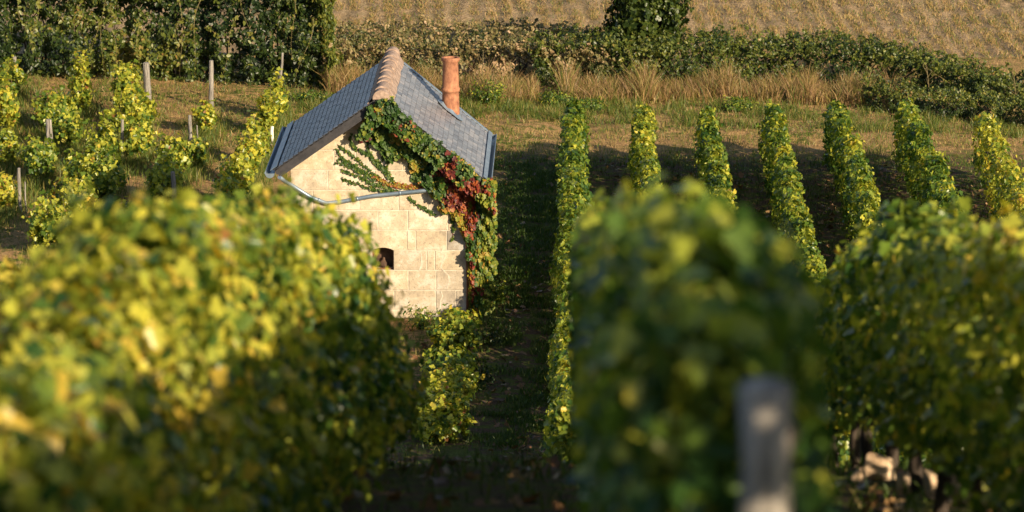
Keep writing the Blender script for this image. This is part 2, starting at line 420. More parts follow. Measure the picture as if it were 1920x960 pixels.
# the valley parcel right of the aisle: trimmed rows
VG = 'trimmed vine rows on the valley floor right of the hut'
ords = ['first trimmed green vine row right of the hut, edging the grassy aisle', 'narrow trimmed vine row, second to the right of the hut',
        'trimmed vine row third to the right of the hut', 'long trimmed vine row, fourth to the right of the hut',
        'trimmed vine row fifth to the right of the hut', 'trimmed vine row sixth to the right of the hut, beside the patchy yellow one',
        'patchy yellowing vine row at the right edge of the photo, seventh from the hut', 'vine row beyond the yellowing one at the far right edge']
Xs = [-.08, 1.24, 2.47, 3.68, 4.92, 6.28, 7.62, 8.9]
hws = [.19, .15, .16, .17, .18, .20, .18, .2]
for i, X in enumerate(Xs):
    y0 = [43, 39, 39, 44, 50, 52, 60, 60][i]; y1 = [78.3, 78.5, 78.2, 78.3, 78.6, 78.2, 77.6, 76][i]
    vine_row(X, y0, y1, ords[i], VG, hw=hws[i], zlo=.16, zhi=[1.28, 1.24, 1.2, 1.24, 1.26, 1.28, 1.2, 1.2][i], dens=[900, 850, 850, 950, 900, 850, 560, 420][i],
             size=.074, tsd=.12, rough=1.3, tmu=[.49, .50, .48, .47, .48, .47, .60, .64][i], seed=100 + i * 17, gapf=.15 if i < 6 else .6, shoots=.6 if i < 6 else 1.5,
             trunks=(i < 8), step=1.25)

# foreground slope
FG = 'out of focus vine rows on the slope in front of the camera'
vine_row(.33, 8.1, 31.5, 'large blurred dark green vine row behind the blurred post right of centre', FG, hw=.185, limk=(1.27, .03), drift=-.003, rough=1.5, zlo=.45, zhi=1.42,
         dens=1600, size=.068, tmu=.38, tsd=.15, seed=301, topx=-.07, gapf=.1, shoots=.9, hfun=lambda y: 1 + .03 * np.clip((y - 10) / 5, 0, 1))
vine_row(1.87, 3.0, 31.0, 'blurred vine row at the right edge of the photo with stones under it', FG, hw=.26, zlo=.38, zhi=1.40,
         dens=1400, size=.068, tmu=.56, tsd=.15, seed=342, rough=1.7, gapf=.45, shoots=2.2, hfun=lambda y: 1 + .46 * np.clip((9.5 - y) / 2, 0, 1), step=1.7, endh=(9., .17))  # near end, out of view, made taller to shade the post and neighbouring rows
vine_row(3.45, 8.0, 30.0, 'vine row just behind the blurred right hand row', FG, hw=.26, zlo=.06, zhi=1.45,
         dens=350, size=.13, tmu=.42, seed=377, gapf=-.1, step=1.9)
vine_row(-1.40, 9.6, 27.1, 'big blurred yellow green vine row filling the lower left', FG, hw=.29, zlo=.16, zhi=1.44,
         dens=2500, size=.060, tmu=.55, tsd=.19, seed=411, rough=2.2, topx=-.15, gapf=.38, shoots=4.0, endh=(3.6, .45), hfun=lambda y: .66 + .34 * np.clip((y - 12.0) / 2.3, 0, 1) + .05 * np.exp(-((y - 13.9) / .35) ** 2))
vine_row(-3.0, 16.0, 30.5, 'blurred yellow vine row at the left edge behind the big lower left row', FG, hw=.30, zlo=.2, zhi=1.13,
         dens=900, size=.090, tmu=.64, seed=455, gapf=.0, shoots=2)

# single old vines of the left parcel  (x0, x1, ytop, ybottom of the crown in the photograph, base y, yellow, label)
LV = [
 ('a', 0, 42, 112, 165, 185, .62), ('a', -8, 32, 150, 235, 250, .70),
 ('b', 134, 166, 100, 200, 216, .66), ('b', 68, 130, 170, 232, 246, .58), ('b', 104, 152, 210, 262, 282, .55), ('b', 42, 112, 262, 322, 338, .52), ('b', -6, 26, 330, 385, 398, .70),
 ('c', 216, 262, 118, 185, 216, .64), ('c', 206, 288, 170, 238, 250, .66), ('c', 230, 284, 226, 282, 296, .62), ('c', 164, 222, 226, 300, 318, .60),
 ('c', 152, 232, 290, 362, 378, .55), ('c', 92, 176, 332, 430, 446, .66), ('c', 60, 130, 372, 455, 470, .62),
 ('d', 366, 400, 197, 236, 250, .66), ('d', 302, 350, 254, 322, 334, .60), ('d', 282, 338, 298, 372, 388, .62), ('d', 222, 285, 370, 440, 460, .60),
 ('e', 506, 534, 140, 215, 226, .66), ('e', 486, 518, 170, 240, 252, .66), ('e', 462, 500, 218, 296, 312, .64), ('e', 446, 482, 250, 330, 346, .68),
 ('e', 418, 470, 290, 368, 388, .66), ('e', 396, 446, 330, 405, 418, .66),
 ('a', -6, 30, 246, 300, 312, .60), ('b', 106, 142, 184, 226, 238, .60), ('c', 126, 182, 286, 346, 362, .60), ('d', 344, 384, 266, 302, 313, .55),
]
LV.sort(key=lambda q: (q[0], q[5]))
rown = {'a': 'at the left edge of the photo', 'b': 'in the second row from the left edge', 'c': 'in the leafiest row left of the hut',
        'd': 'in the sparse row second from the hut', 'e': 'in the row nearest the left side of the hut'}
cnt = {k: sum(1 for q in LV if q[0] == k) for k in 'abcde'}; seen = {k: 0 for k in 'abcde'}
on = ['farthest', 'second farthest', 'third farthest', 'fourth farthest', 'fifth farthest', 'sixth farthest', 'seventh farthest', 'eighth farthest']
for i, (rw, x0, x1, yt, yb, ybase, yel) in enumerate(LV):
    k = seen[rw]; seen[rw] += 1
    w_ = 'nearest' if k == cnt[rw] - 1 else on[k]
    cx = (x0 + x1) / 2; g = gp(cx, ybase); pm = FPX / math.hypot(g[1], CAMZ)
    top = wp(cx, yt, g[1])[2]; lo = max(.05, wp(cx, yb, g[1])[2]); hw = (x1 - x0) / 2 / pm
    look = 'yellow green vine' if yel > .6 else 'green vine'
    root = thing('vine', tuple(g), f'{w_} {look} {rown[rw]}', 'vine', 'old free standing vines left of the hut')
    nsh = 11 + int(hw * 42); Pl = []; bm = MB()
    tr = trunk_mesh(min(.5, top * .5), .03)
    o = bpy.data.objects.new('trunk', tr); COL.objects.link(o); o.parent = root
    for s_ in range(nsh):        # every vine is a fan of shoots with leaves along them
        a_ = rng.uniform(0, 2 * pi); rr = hw * math.sqrt(rng.uniform(0, 1)) * 1.05; hz = lo + (top - lo) * (rng.uniform(.3, 1.0) if s_ > 2 else rng.uniform(.88, 1.1))
        dx, dy = cos(a_) * rr, sin(a_) * rr * 1.9
        st = np.array([dx * .25, dy * .25, lo * .7 + rng.uniform(0, .1)])
        en = np.array([dx * (1 - .35 * (hz > top * .85)), dy, hz])
        m = int(26 + 30 * np.linalg.norm(en - st)); t_ = rng.uniform(.1, 1, m)[:, None]
        c_ = st * (1 - t_) + en * t_; c_[:, :2] += (np.array([dx, dy]) * .35) * np.sin(t_ * pi)
        Pl.append(c_ + rng.normal(0, .055, (m, 3)) + g)
        if s_ < 9:
            mp_ = (st + en) / 2 + np.array([dx * .35, dy * .35, 0])
            bm.tube([st * .8 + g, mp_ + g, en + g], [.007, .005, .003], 4)
    P = np.concatenate(Pl); n = len(P)
    P[:, 2] = np.maximum(P[:, 2], .03)
    out = unit(P - (g + np.array([0, 0, (lo + top) / 2])))
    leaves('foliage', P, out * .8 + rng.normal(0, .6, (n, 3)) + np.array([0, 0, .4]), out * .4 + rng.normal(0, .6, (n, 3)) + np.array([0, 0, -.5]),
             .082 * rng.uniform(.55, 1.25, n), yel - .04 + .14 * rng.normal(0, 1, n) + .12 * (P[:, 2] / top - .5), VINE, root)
    bm.build('shoots', SHOOT, root)

# ------------------------------------------------------------------ posts
def post(pt, pb, r, label, mat=POST, name='post', group='wooden posts among the old vines', ybase=None, lean=None, cat='post'):
    """pt, pb: top and base in the photograph, r radius in metres"""
    g = gp(*pb); t_ = wp(pt[0], pt[1], g[1]); H = t_[2]
    b_ = MB(); n = 7; r_ = random.Random(int(pt[0]))
    pts, rad = [], []
    for i in range(n):
        f = i / (n - 1); pts.append((g[0] + (t_[0] - g[0]) * f + r_.uniform(-.006, .006), g[1] + r_.uniform(-.006, .006), -.12 + (H + .12) * f)); rad.append(r * (1.08 - .14 * f))
    e = np.array(pts[-1]); pts.append(tuple(e + [0, 0, .012])); rad.append(r * .72)
    b_.tube(pts, rad, 9, jit=.09, smooth_=False)
    o0 = tuple(g)
    me = bpy.data.meshes.new(name); me.from_pydata([(p[0] - g[0], p[1] - g[1], p[2]) for p in b_.v], [], b_.f); me.materials.append(mat); me.update()
    o = bpy.data.objects.new(name, me); COL.objects.link(o); o.location = o0
    tag(o, label, cat, group); return o
post((27, 107), (31, 180), .05, 'grey post half hidden by vine leaves, leftmost in front of the hedge')
post((153, 113), (143, 200), .075, 'leaning pale post topped by a tuft of vine leaves')
post((274, 118), (278, 205), .072, 'thick split pale post beside the tallest vine in front of the hedge')
post((396, 114), (396, 200), .048, 'round bare post standing alone in front of the hedge')
post((530, 100), (521, 216), .024, 'tall thin stake behind the left corner of the roof')
post((523, 136), (521, 214), .04, 'short post right beside the tall thin stake')
post((91, 225), (95, 292), .062, 'thick dark grey post in the second row from the left edge', OLDPOST)
post((229, 225), (231, 300), .030, 'slim post in the leafy middle row left of the hut')
post((356, 217), (358, 285), .036, 'slim brown post in the sparse row behind the hut')
post((369, 236), (370, 285), .014, 'thin cane beside the slim brown post')
post((324, 323), (331, 398), .045, 'leaning pale post just above the blurred vines')
post((35, 316), (38, 400), .032, 'slim pale post near the left edge of the photo')
post((47, 342), (49, 400), .014, 'thin cane beside the slim pale post near the left edge')
for (xx, y1_, y2_, lab) in ((510, 238, 268, 'short pale vine guard nearest the roof'), (497, 262, 290, 'short pale vine guard below the first one, in the row by the hut')):
    post((xx, y1_), (xx - 1, y2_), .035, lab, PALE, 'vine_guard', 'pale vine guards in the row by the hut', cat='vine guard')

# the big blurred post
px0 = wp(1434, 722, 7.55); gz = float(tz(7.55))
root = thing('post', (px0[0], 7.55, gz), 'big blurred grey weathered post in front of the dark vine row', 'post')
b_ = MB(); pts = [(px0[0] - .02 + .02 * f + .006 * sin(f * 9), 7.55 + .03 * (1 - f), gz - .1 + (px0[2] - gz + .1) * f) for f in np.linspace(0, 1, 9)]
rad = [.053 * (1.1 - .13 * f) for f in np.linspace(0, 1, 9)]
pts.append((pts[-1][0], pts[-1][1], pts[-1][2] + .006)); rad.append(.036)
b_.tube(pts, rad, 14, jit=.15); b_.build('shaft', OLDPOST, root)
b_ = MB(); zc = px0[2] - .07
b_.tube([(px0[0] + .02, 7.53, zc), (px0[0] + .052, 7.54, zc - .02), (px0[0] + .05, 7.58, zc - .05)], [.018, .020, .010], 7, jit=.1)
b_.build('broken_knot', BARK, root)

# ------------------------------------------------------------------ the hut
HX, HY = -3.17, 65.6
hut = thing('stone_hut', (HX, HY, 0), 'small pale stone vineyard hut with slate gable roof and zinc gutters', 'hut')
F0, F1 = 65.33, 69.35                   # roof front and back edge
RX, RZ = -3.13, 3.70                    # ridge
LX, LZ = -4.86, 2.48                    # left eave
EX, EZ = -1.50, 2.36                    # right eave
WL, WR = -4.60, -1.76                   # wall faces
def zroof(x):
    return RZ - (RX - x) * (RZ - LZ) / (RX - LX) if x < RX else RZ - (x - RX) * (RZ - EZ) / (EX - RX)
UND = .11                               # roof underside below its upper face
def clip(poly, nx, nz, d):              # keep nx*x + nz*z <= d
    out = []
    for i in range(len(poly)):
        p, q = poly[i], poly[(i + 1) % len(poly)]
        sp, sq = nx * p[0] + nz * p[1] - d, nx * q[0] + nz * q[1] - d
        if sp <= 0: out.append(p)
        if (sp < 0 < sq) or (sq < 0 < sp):
            t_ = sp / (sp - sq); out.append((p[0] + (q[0] - p[0]) * t_, p[1] + (q[1] - p[1]) * t_))
    return out
sL = (RZ - LZ) / (RX - LX); sR = (RZ - EZ) / (EX - RX)
def gclip(poly, off=UND + .015):
    p = clip(poly, -sL, 1, -sL * RX + RZ - off)
    return clip(p, sR, 1, sR * RX + RZ - off) if len(p) > 2 else p
WX0, WX1, WZ0, WZ1, WZT = -3.30, -2.955, .806, 1.134, 1.178
wall = MB()
for (xa, xb, za, zb) in ((WL + .004, WX0, -.3, 4), (WX1, WR - .004, -.3, 4), (WX0, WX1, -.3, WZ0), (WX0, WX1, WZT + .001, 4)):
    p = gclip([(xa, za), (xb, za), (xb, zb), (xa, zb)])
    if len(p) > 2: wall.prism(p, 65.603, 65.95, mi=1)
r_ = random.Random(3)
courses = [-.178 + .328 * k for k in range(12)]
special = {3: [-4.6, -4.1, -3.72, WX0, WX1, -2.42, -2.29, -1.76]}      # course with the window
wid = {2: [-4.6, -4.2, -3.7, -3.2, -2.72, -2.27, -1.76], 1: [-4.6, -4.0, -3.4, -2.95, -2.28, -1.95, -1.76], 4: [-4.6, -4.25, -3.6, None, None, -2.60, -2.1, -1.76],
       5: [-4.6, -3.9, -3.2, -2.72, -2.08, -1.76], 6: [-4.6, -4.25, -3.5, -2.87, -2.40, -1.76], 7: [-4.6, -4.0, -3.25, -2.6, -1.9, -1.76], 8: [-4.6, -3.9, -3.55, -2.8, -2.2, -1.76]}
for k in range(11):
    za, zb = courses[k], courses[k + 1]
    if k in special: xs = special[k]
    elif k in wid: xs = wid[k]
    else:
        xs = [WL]; x = WL
        while x < WR - .5: x += r_.uniform(.4, .7); xs.append(x)
        xs.append(WR)
    g2 = .007
    if k == 4:
        # arch stone with its curved underside
        arc = [(WX0 + (WX1 - WX0) * t_, WZ1 + (WZT - WZ1) * sin(pi * t_) ** .8) for t_ in np.linspace(1, 0, 9)]
        xl, xr = -3.52, -2.74
        mid = (xl + xr) / 2
        def stone_poly(poly, tint): wall.prism(poly, 65.595, 65.70, ch=0, tint=tint)
        top = zb - g2
        # split into fans so that every piece is convex enough
        for i in range(8):
            (xa, zA), (xb, zB) = arc[i], arc[i + 1]
            stone_poly([(xb, zB), (xa, zA), (xa, top), (xb, top)], .62)
        stone_poly([(WX1, WZ1 + .0), (xr, za + g2), (xr, top), (WX1, top)], .62)
        stone_poly([(xl, za + g2), (WX0, WZ1), (WX0, top), (xl, top)], .62)
        spans = [(-4.6, -4.25), (-4.25, -3.52), (-2.74, -2.60), (-2.60, -2.1), (-2.1, -1.76)]
    else:
        spans = [(xs[i], xs[i + 1]) for i in range(len(xs) - 1) if not (k == 3 and abs(xs[i] - WX0) < .01)]
    for xa, xb in spans:
        xa2, xb2 = xa + (g2 if xa > WL + .01 else -.002), xb - (g2 if xb < WR - .01 else -.002)
        if k == 3 and abs(xb - WX0) < .01: xb2 = WX0
        if k == 3 and abs(xa - WX1) < .01: xa2 = WX1
        j = lambda: r_.uniform(-.004, .004)
        p = gclip([(xa2, za + g2 + j()), (xb2, za + g2 + j()), (xb2, zb - g2 + j()), (xa2, zb - g2 + j())], UND + .02)
        if len(p) > 2:
            tn = r_.uniform(.35, .85)
            if (k <= 2 and xa > -2.75) or (k in (3, 4) and xa > -2.2): tn = r_.uniform(.1, .4)
            wall.prism(p, 65.597 - r_.uniform(0, .004), 65.72, ch=.006, tint=tn)
# pale mortared cracks on the right hand stones
for path in ([(-2.16, 1.18), (-2.19, 1.10), (-2.13, 1.05), (-2.17, .95), (-2.20, .86), (-2.15, .80), (-2.07, .72), (-2.06, .62), (-2.10, .50)],
             [(-2.19, .46), (-2.17, .38), (-2.20, .30), (-2.21, .17)], [(-2.58, 1.12), (-2.51, 1.08), (-2.50, .9), (-2.54, .81)]):
    for (a_, b2) in zip(path[:-1], path[1:]):
        w_ = r_.uniform(.006, .013)
        wall.prism([(a_[0] - w_, a_[1]), (b2[0] - w_, b2[1]), (b2[0] + w_, b2[1]), (a_[0] + w_, a_[1])], 65.590, 65.63, mi=1)
# side and back walls
wall.box(WR - .33, WR, 65.96, 69.1, -.3, zroof(WR) - UND - .02, mi=0, tint=.4)
wall.box(WL, WL + .33, 65.96, 69.1, -.3, zroof(WL) - UND - .02, mi=0, tint=.4)
p = gclip([(WL, -.3), (WR, -.3), (WR, 4), (WL, 4)]); wall.prism(p, 69.11, 69.2, tint=.4)
for k in range(1, 10):      # block faces on the right side wall
    y = 65.98
    while y < 69.0:
        l = r_.uniform(.4, .65); y2 = min(y + l, 69.1); zt = min(courses[k + 1], zroof(WR) - UND - .03)
        if zt > courses[k] + .05: wall.box(WR - .02, WR + .006, y + .007, y2 - .007, courses[k] + .007, zt - .007, tint=r_.uniform(.2, .8))
        y = y2
wallo = wall.build('wall', [STONE, LIME], hut)

# window
wn = MB()
wn.box(WX0 + .012, WX1 - .012, 65.86, 65.875, WZ0, WZT, mi=0)
wino = wn.build('window', [INNER], hut)
fr = MB()
fr.box(WX0 + .001, WX0 + .019, 65.66, 65.69, WZ0 + .001, WZ1); fr.box(WX1 - .019, WX1 - .001, 65.66, 65.69, WZ0 + .001, WZ1)
fr.box(WX0 + .02, WX1 - .02, 65.661, 65.689, WZ0 + .001, WZ0 + .02)
pts = [(WX0 + .012 + (WX1 - WX0 - .024) * t_, 65.675, WZ1 - .01 + (WZT - WZ1) * sin(pi * t_) ** .8) for t_ in np.linspace(0, 1, 9)]
fr.tube(pts, .009, 5)
fr.build('frame', [RUST], wino)
bb = MB()
bb.tube([(-3.12, 65.80, WZ0 + .01 + .02 * i) for i in range(9)], [.055, .07, .075, .075, .07, .05, .03, .025, .02], 10)
bb.build('bottle', [INNER], wino)

# roof: slates laid in courses
def slope(sx0, sz0, sgn, mname):
    P0 = np.array([RX, 0, RZ]); P1 = np.array([sx0, 0, sz0])
    L = np.linalg.norm(P1 - P0); d = (P1 - P0) / L; nrm = np.array([-d[2], 0, d[0]]) * (1 if -d[2] * 0 + d[0] > 0 else -1)
    if nrm[2] < 0: nrm = -nrm
    m = MB(); ex = .098; sw = .20; nC = int(L / ex)
    # deck
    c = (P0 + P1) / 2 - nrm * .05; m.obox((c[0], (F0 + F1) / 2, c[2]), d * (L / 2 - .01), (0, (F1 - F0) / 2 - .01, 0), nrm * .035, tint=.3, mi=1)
    for i in range(nC + 1):
        s0 = L - i * ex; s1 = max(.02, s0 - ex * 1.35)
        yy = F0 - (sw / 2 if i % 2 else 0)
        while yy < F1:
            ya, yb_ = max(F0, yy), min(F1, yy + sw)
            if yb_ - ya > .03:
                lift = .007 + random.uniform(0, .006); th = .011
                a0 = P0 + d * (s0 + random.uniform(-.004, .004)) + nrm * (lift + .007); a1 = P0 + d * s1 + nrm * (-.002)
                g_ = .006 if sgn < 0 else .003; tn = random.gauss(.5, .25)
                el = .014 if sgn < 0 else .004
                ae = a0 - d * el; am = P0 + d * max(.02, s0 - ex) + (a1 - a0) * 0 ; fm = np.linalg.norm(am - a0) / (np.linalg.norm(a1 - a0) + 1e-9); am = a0 + (a1 - a0) * min(1, fm * .97)
                ae = a0 + (a1 - a0) * min(.9, el / (np.linalg.norm(a1 - a0) + 1e-9))
                vs = []
                for q in (a0, ae, am, a1, a0 - nrm * th, a1 - nrm * th):
                    for y_ in (ya + g_, yb_ - g_): vs.append((q[0], y_, q[2]))
                tn = min(1, max(0, tn))
                m.add(vs[:], [(2, 3, 5, 4)], tint=tn)
                m.add(vs[:], [(0, 1, 3, 2), (4, 5, 7, 6), (8, 9, 1, 0), (6, 7, 11, 10), (0, 2, 4, 6, 10, 8), (9, 11, 7, 5, 3, 1)], tint=.2, mi=1)  # dark lower edges and covered parts paint the shadow lines between courses
            yy += sw
    return m.build(mname, [SLATE, DARKWOOD_SHADE], hut), P0, d, nrm, L
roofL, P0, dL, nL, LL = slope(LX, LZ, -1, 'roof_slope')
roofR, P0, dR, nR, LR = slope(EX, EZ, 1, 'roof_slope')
roofL['label'] = 'blue grey slate roof slope in shade'; roofR['label'] = 'pale grey slate roof slope in sun'

# verge boards (dark) under the front edge
for (d, L_, nrm) in ((dL, LL, nL), (dR, LR, nR)):
    m = MB(); c = np.array([RX, 0, RZ]) + d * (L_ / 2 + .0) - nrm * .112
    m.obox((c[0], F0 + .022, c[2]), d * (L_ / 2 - .03), (0, .018, 0), nrm * .034)
    c2 = np.array([RX, 0, RZ]) + d * (L_ / 2) - nrm * .10
    m.build('verge_board', DARKWOOD_SHADE, hut)
    m = MB(); m.obox((c2[0], (F0 + 65.59) / 2 + .035, c2[2]), d * (L_ / 2 - .04), (0, .105, 0), nrm * .012); m.build('soffit', DARKWOOD_SHADE, hut)
# lead flashing along the back verge
m = MB(); c = np.array([RX, 0, RZ]) + dR * (LR / 2 + .1) + nR * .022
m.obox((c[0], F1 - .04, c[2]), dR * (LR / 2 - .14), (0, .055, 0), nR * .006); m.build('back_flashing', ZINC, hut)

# ridge tiles: overlapping half rounds bedded in mortar
m = MB(); y = F0 - .02; k = 0; nseg = 10
while y < F1:
    y2 = y + .40
    for (ya, yb_, r0_, r1_) in ((y, y + .36, .118, .103),):
        ring = []
        for yy, rr in ((ya, r0_), (ya + .03, r0_ + .004), (yb_, r1_)):
            for j in range(nseg + 1):
                a_ = pi * (j / nseg) * 1.08 - .04 * pi; ring.append((RX + rr * 1.12 * cos(a_), yy, RZ - .035 + rr * 1.12 * sin(a_) + .01 * sin(k * 2.1)))
        fs = []
        for q in range(2):
            for j in range(nseg): i0 = q * (nseg + 1) + j; fs.append((i0, i0 + 1, i0 + nseg + 2, i0 + nseg + 1))
        m.add(ring, fs, tint=.5, smooth_=True)
        fr_ = [(RX, ya + .002, RZ - .05)] + ring[:nseg + 1]
        m.add(fr_, [(0, j + 2, j + 1) for j in range(nseg)])
    y += .335; k += 1
m.build('ridge_tiles', RIDGE, hut)
for s_, d, nrm in ((-1, dL, nL), (1, dR, nR)):
    m = MB(); n_ = 24; yy = np.linspace(F0, F1, n_)
    inner = [np.array([RX, 0, RZ]) + d * .075 + nrm * .075 for _ in yy]; outer = [np.array([RX, 0, RZ]) + d * (.235 + random.uniform(-.016, .016)) + nrm * .026 for _ in yy]
    vs = [(p[0], y_, p[2]) for p, y_ in zip(inner, yy)] + [(p[0], y_, p[2]) for p, y_ in zip(outer, yy)] + [(p[0] - nrm[0] * .03, y_, p[2] - nrm[2] * .03) for p, y_ in zip(outer, yy)]
    fs = []
    for q in (0, 1):
        for i in range(n_ - 1): fs.append((q * n_ + i, q * n_ + i + 1, q * n_ + n_ + i + 1, q * n_ + n_ + i))
    m.add(vs, fs); m.build('ridge_bedding', RIDGE, hut)

# gutters
for (gx, gz_, s_) in ((LX - .055, LZ - .035, -1), (EX + .05, EZ - .035, 1)):
    m = MB(); seg = 10; vs = []; r0_ = .075
    for yy in (F0 - .03, F1 + .03):
        for rr in (r0_, r0_ - .007):
            for j in range(seg + 1):
                a_ = pi + pi * j / seg; vs.append((gx + rr * cos(a_), yy, gz_ + rr * sin(a_)))
    q = seg + 1; fs = []
    for j in range(seg):
        fs.append((j, j + 1, 2 * q + j + 1, 2 * q + j)); fs.append((q + j + 1, q + j, 3 * q + j, 3 * q + j + 1))
    fs += [(0, 2 * q, 3 * q, q), (seg, q + seg, 3 * q + seg, 2 * q + seg)]
    m.add(vs, fs, smooth_=True)
    for yy in (F0 - .03, F1 + .03):     # stop ends
        m.add([(gx + r0_ * cos(pi + pi * j / seg), yy, gz_ + r0_ * sin(pi + pi * j / seg)) for j in range(seg + 1)], [tuple(range(seg + 1))])
    m.tube([(gx - s_ * -.078, F0 - .032, gz_ + .003), (gx - s_ * -.078, F1 + .032, gz_ + .003)], .009, 6)
    # flat apron under the slates
    d_, n_, L_ = (dL, nL, LL) if s_ < 0 else (dR, nR, LR)
    c = np.array([RX, 0, RZ]) + d_ * (L_ - (.03 if s_ < 0 else -.01)) + n_ * .034
    m.obox((c[0], (F0 + F1) / 2, c[2]), d_ * (.065 if s_ < 0 else .04), (0, (F1 - F0) / 2, 0), n_ * .003)
    m.build('gutter', ZINC, hut)

# downpipe crossing the gable
pp = [wp(524, 332, F0 - .0), wp(532, 338, 65.50), wp(583, 370, 65.545), wp(612, 381, 65.545), wp(640, 378, 65.545), wp(700, 367, 65.545), wp(800, 357, 65.545), wp(872, 352, 65.5), wp(902, 342, F0 + .05)]
m = MB(); m.tube(pp, .033, 10); 
for i in (3, 5, 6):
    c = (np.array(pp[i]) + np.array(pp[i - 1])) / 2; d = unit(np.array(pp[i]) - np.array(pp[i - 1]))
    m.tube([c - d * .012, c + d * .012], .042, 10); m.box(c[0] - .012, c[0] + .012, c[1], 65.60, c[2] - .012, c[2] + .012)
m.build('downpipe', ZINC, hut)

# chimney pot
CX, CY = wp(845, 205, 68.45)[0], 68.45
zb = zroof(CX)
prof = [(-.10, .150), (.02, .150), (.30, .140), (.36, .138), (.365, .156), (.42, .158), (.425, .140), (.66, .133), (.85, .128), (.875, .150), (.91, .158), (.935, .150), (.94, .118), (.80, .110), (.4, .11)]
m = MB(); m.tube([(CX, CY, zb + p[0]) for p in prof[:12]], [p[1] for p in prof[:12]], 24, cap=False)
seg = 24
m.tube([(CX, CY, zb + .935), (CX, CY, zb + .9351)], [.150, .115], seg, cap=False)
m.tube([(CX, CY, zb + .9351), (CX, CY, zb + .45)], [.115, .108], seg, cap=False)
ch = m.build('chimney_pot', TERRA, hut)
m = MB(); m.tube([(CX, CY, zb + .44), (CX, CY, zb + .45)], .107, 16); m.build('flue_disc', INNER, ch)  # dark disc closing the flue inside the pot
m = MB(); seg = 20; vs = []
for (rr, off) in ((.150, .07), (.19, .03), (.215, .022)):
    for j in range(seg):
        a_ = 2 * pi * j / seg; x = CX + rr * cos(a_); y_ = CY + rr * 1.15 * sin(a_); vs.append((x, y_, zroof(x) + off * (1 + .25 * sin(j * 1.7)) + (.02)))
fs = [(q * seg + j, q * seg + (j + 1) % seg, (q + 1) * seg + (j + 1) % seg, (q + 1) * seg + j) for q in (0, 1) for j in range(seg)]
m.add(vs, fs); m.build('mortar_collar', ZINC, hut)

# ------------------------------------------------------------------ creeper on the hut
cr = thing('climbing_creeper', (-1.75, 65.5, 0), 'virginia creeper turning red on the gable and right corner of the stone hut', 'creeper')
def inpoly(px, py, poly):
    c_ = np.zeros(len(px), bool); j = len(poly) - 1
    for i in range(len(poly)):
        xi, yi = poly[i]; xj, yj = poly[j]
        c_ ^= ((yi > py) != (yj > py)) & (px < (xj - xi) * (py - yi) / (yj - yi + 1e-9) + xi); j = i
    return c_
PA = [(668, 252), (690, 222), (710, 192), (727, 176), (742, 192), (754, 208), (782, 232), (836, 276), (874, 302), (898, 326), (908, 338), (924, 332), (926, 420), (918, 520), (912, 585), (896, 602),
      (884, 600), (882, 520), (880, 470), (868, 440), (858, 415), (842, 398), (822, 396), (812, 372), (806, 352), (785, 345), (770, 322), (762, 296), (742, 290), (722, 300), (712, 280), (690, 262), (676, 268)]
n = 42000
px = rng.uniform(640, 930, n); py = rng.uniform(180, 605, n)
ed = 9 * wob(px * .06, 5) + 7 * wob(py * .09, 6)
ok = inpoly(px + ed, py + ed * .6, PA); px, py = px[ok], py[ok]; n = len(px)
thick = .05 + .16 * np.clip(wob(px * .05 + py * .04, 8) * .5 + .5, 0, 1) + .05 * wob3(np.stack([px, py, px * 0], -1), 12, .14)
under = np.array([wp(a_, b2, 65.5) for a_, b2 in zip(px, py)])
dep = 65.59 - np.clip(thick, .03, .26) * rng.uniform(.15, 1, n)
nearroof = under[:, 2] > np.array([zroof(q_) for q_ in under[:, 0]]) - .42
dep = np.where(nearroof, dep - rng.uniform(.1, .28, n), dep)
under[:, 1] = np.maximum(dep, 65.2)
# leaves outside the wall's right face wrap round the corner
rc = under[:, 0] > WR - .02
# colour zones: green at the top, red in the middle right, yellow on the sunny corner
f_red = np.exp(-(((px - 868) / 34) ** 2 + ((py - 385) / 62) ** 2)) + .8 * np.exp(-(((px - 846) / 14) ** 2 + ((py - 330) / 40) ** 2)) + .75 * np.exp(-(((px - 884) / 6) ** 2)) * (py > 380)
f_yel = np.clip((px - 893) / 14, 0, 1) + .4 * np.exp(-(((px - 800) / 40) ** 2 + ((py - 290) / 25) ** 2))
T = .16 + .10 * rng.normal(0, 1, n) + .1 * wob3(under, 31, 5)
T = np.where(.5 + .4 * wob3(under, 36, 6) + .15 * rng.normal(0, 1, n) < f_yel, .42 + .11 * rng.normal(0, 1, n), T)
T = np.where(.5 + .45 * wob3(under, 35, 6) + .12 * rng.normal(0, 1, n) < f_red * 1.0, .90 + .10 * rng.normal(0, 1, n), T)
T = np.where(wob3(under, 33, 7) + .3 * rng.normal(0, 1, n) > 1.05, rng.uniform(.5, .75, n), T)
nr = np.stack([np.where(rc, .8, .15), np.full(n, -1.), np.full(n, .35)], -1) + rng.normal(0, .38, (n, 3))
dd = np.array([.1, -.2, -1.]) + rng.normal(0, .45, (n, 3))
clump = wob3(under, 77, 9) > -1.1
A = [(under[clump], nr[clump], dd[clump], (.060 * rng.uniform(.4, 1.5, n))[clump], T[clump])]
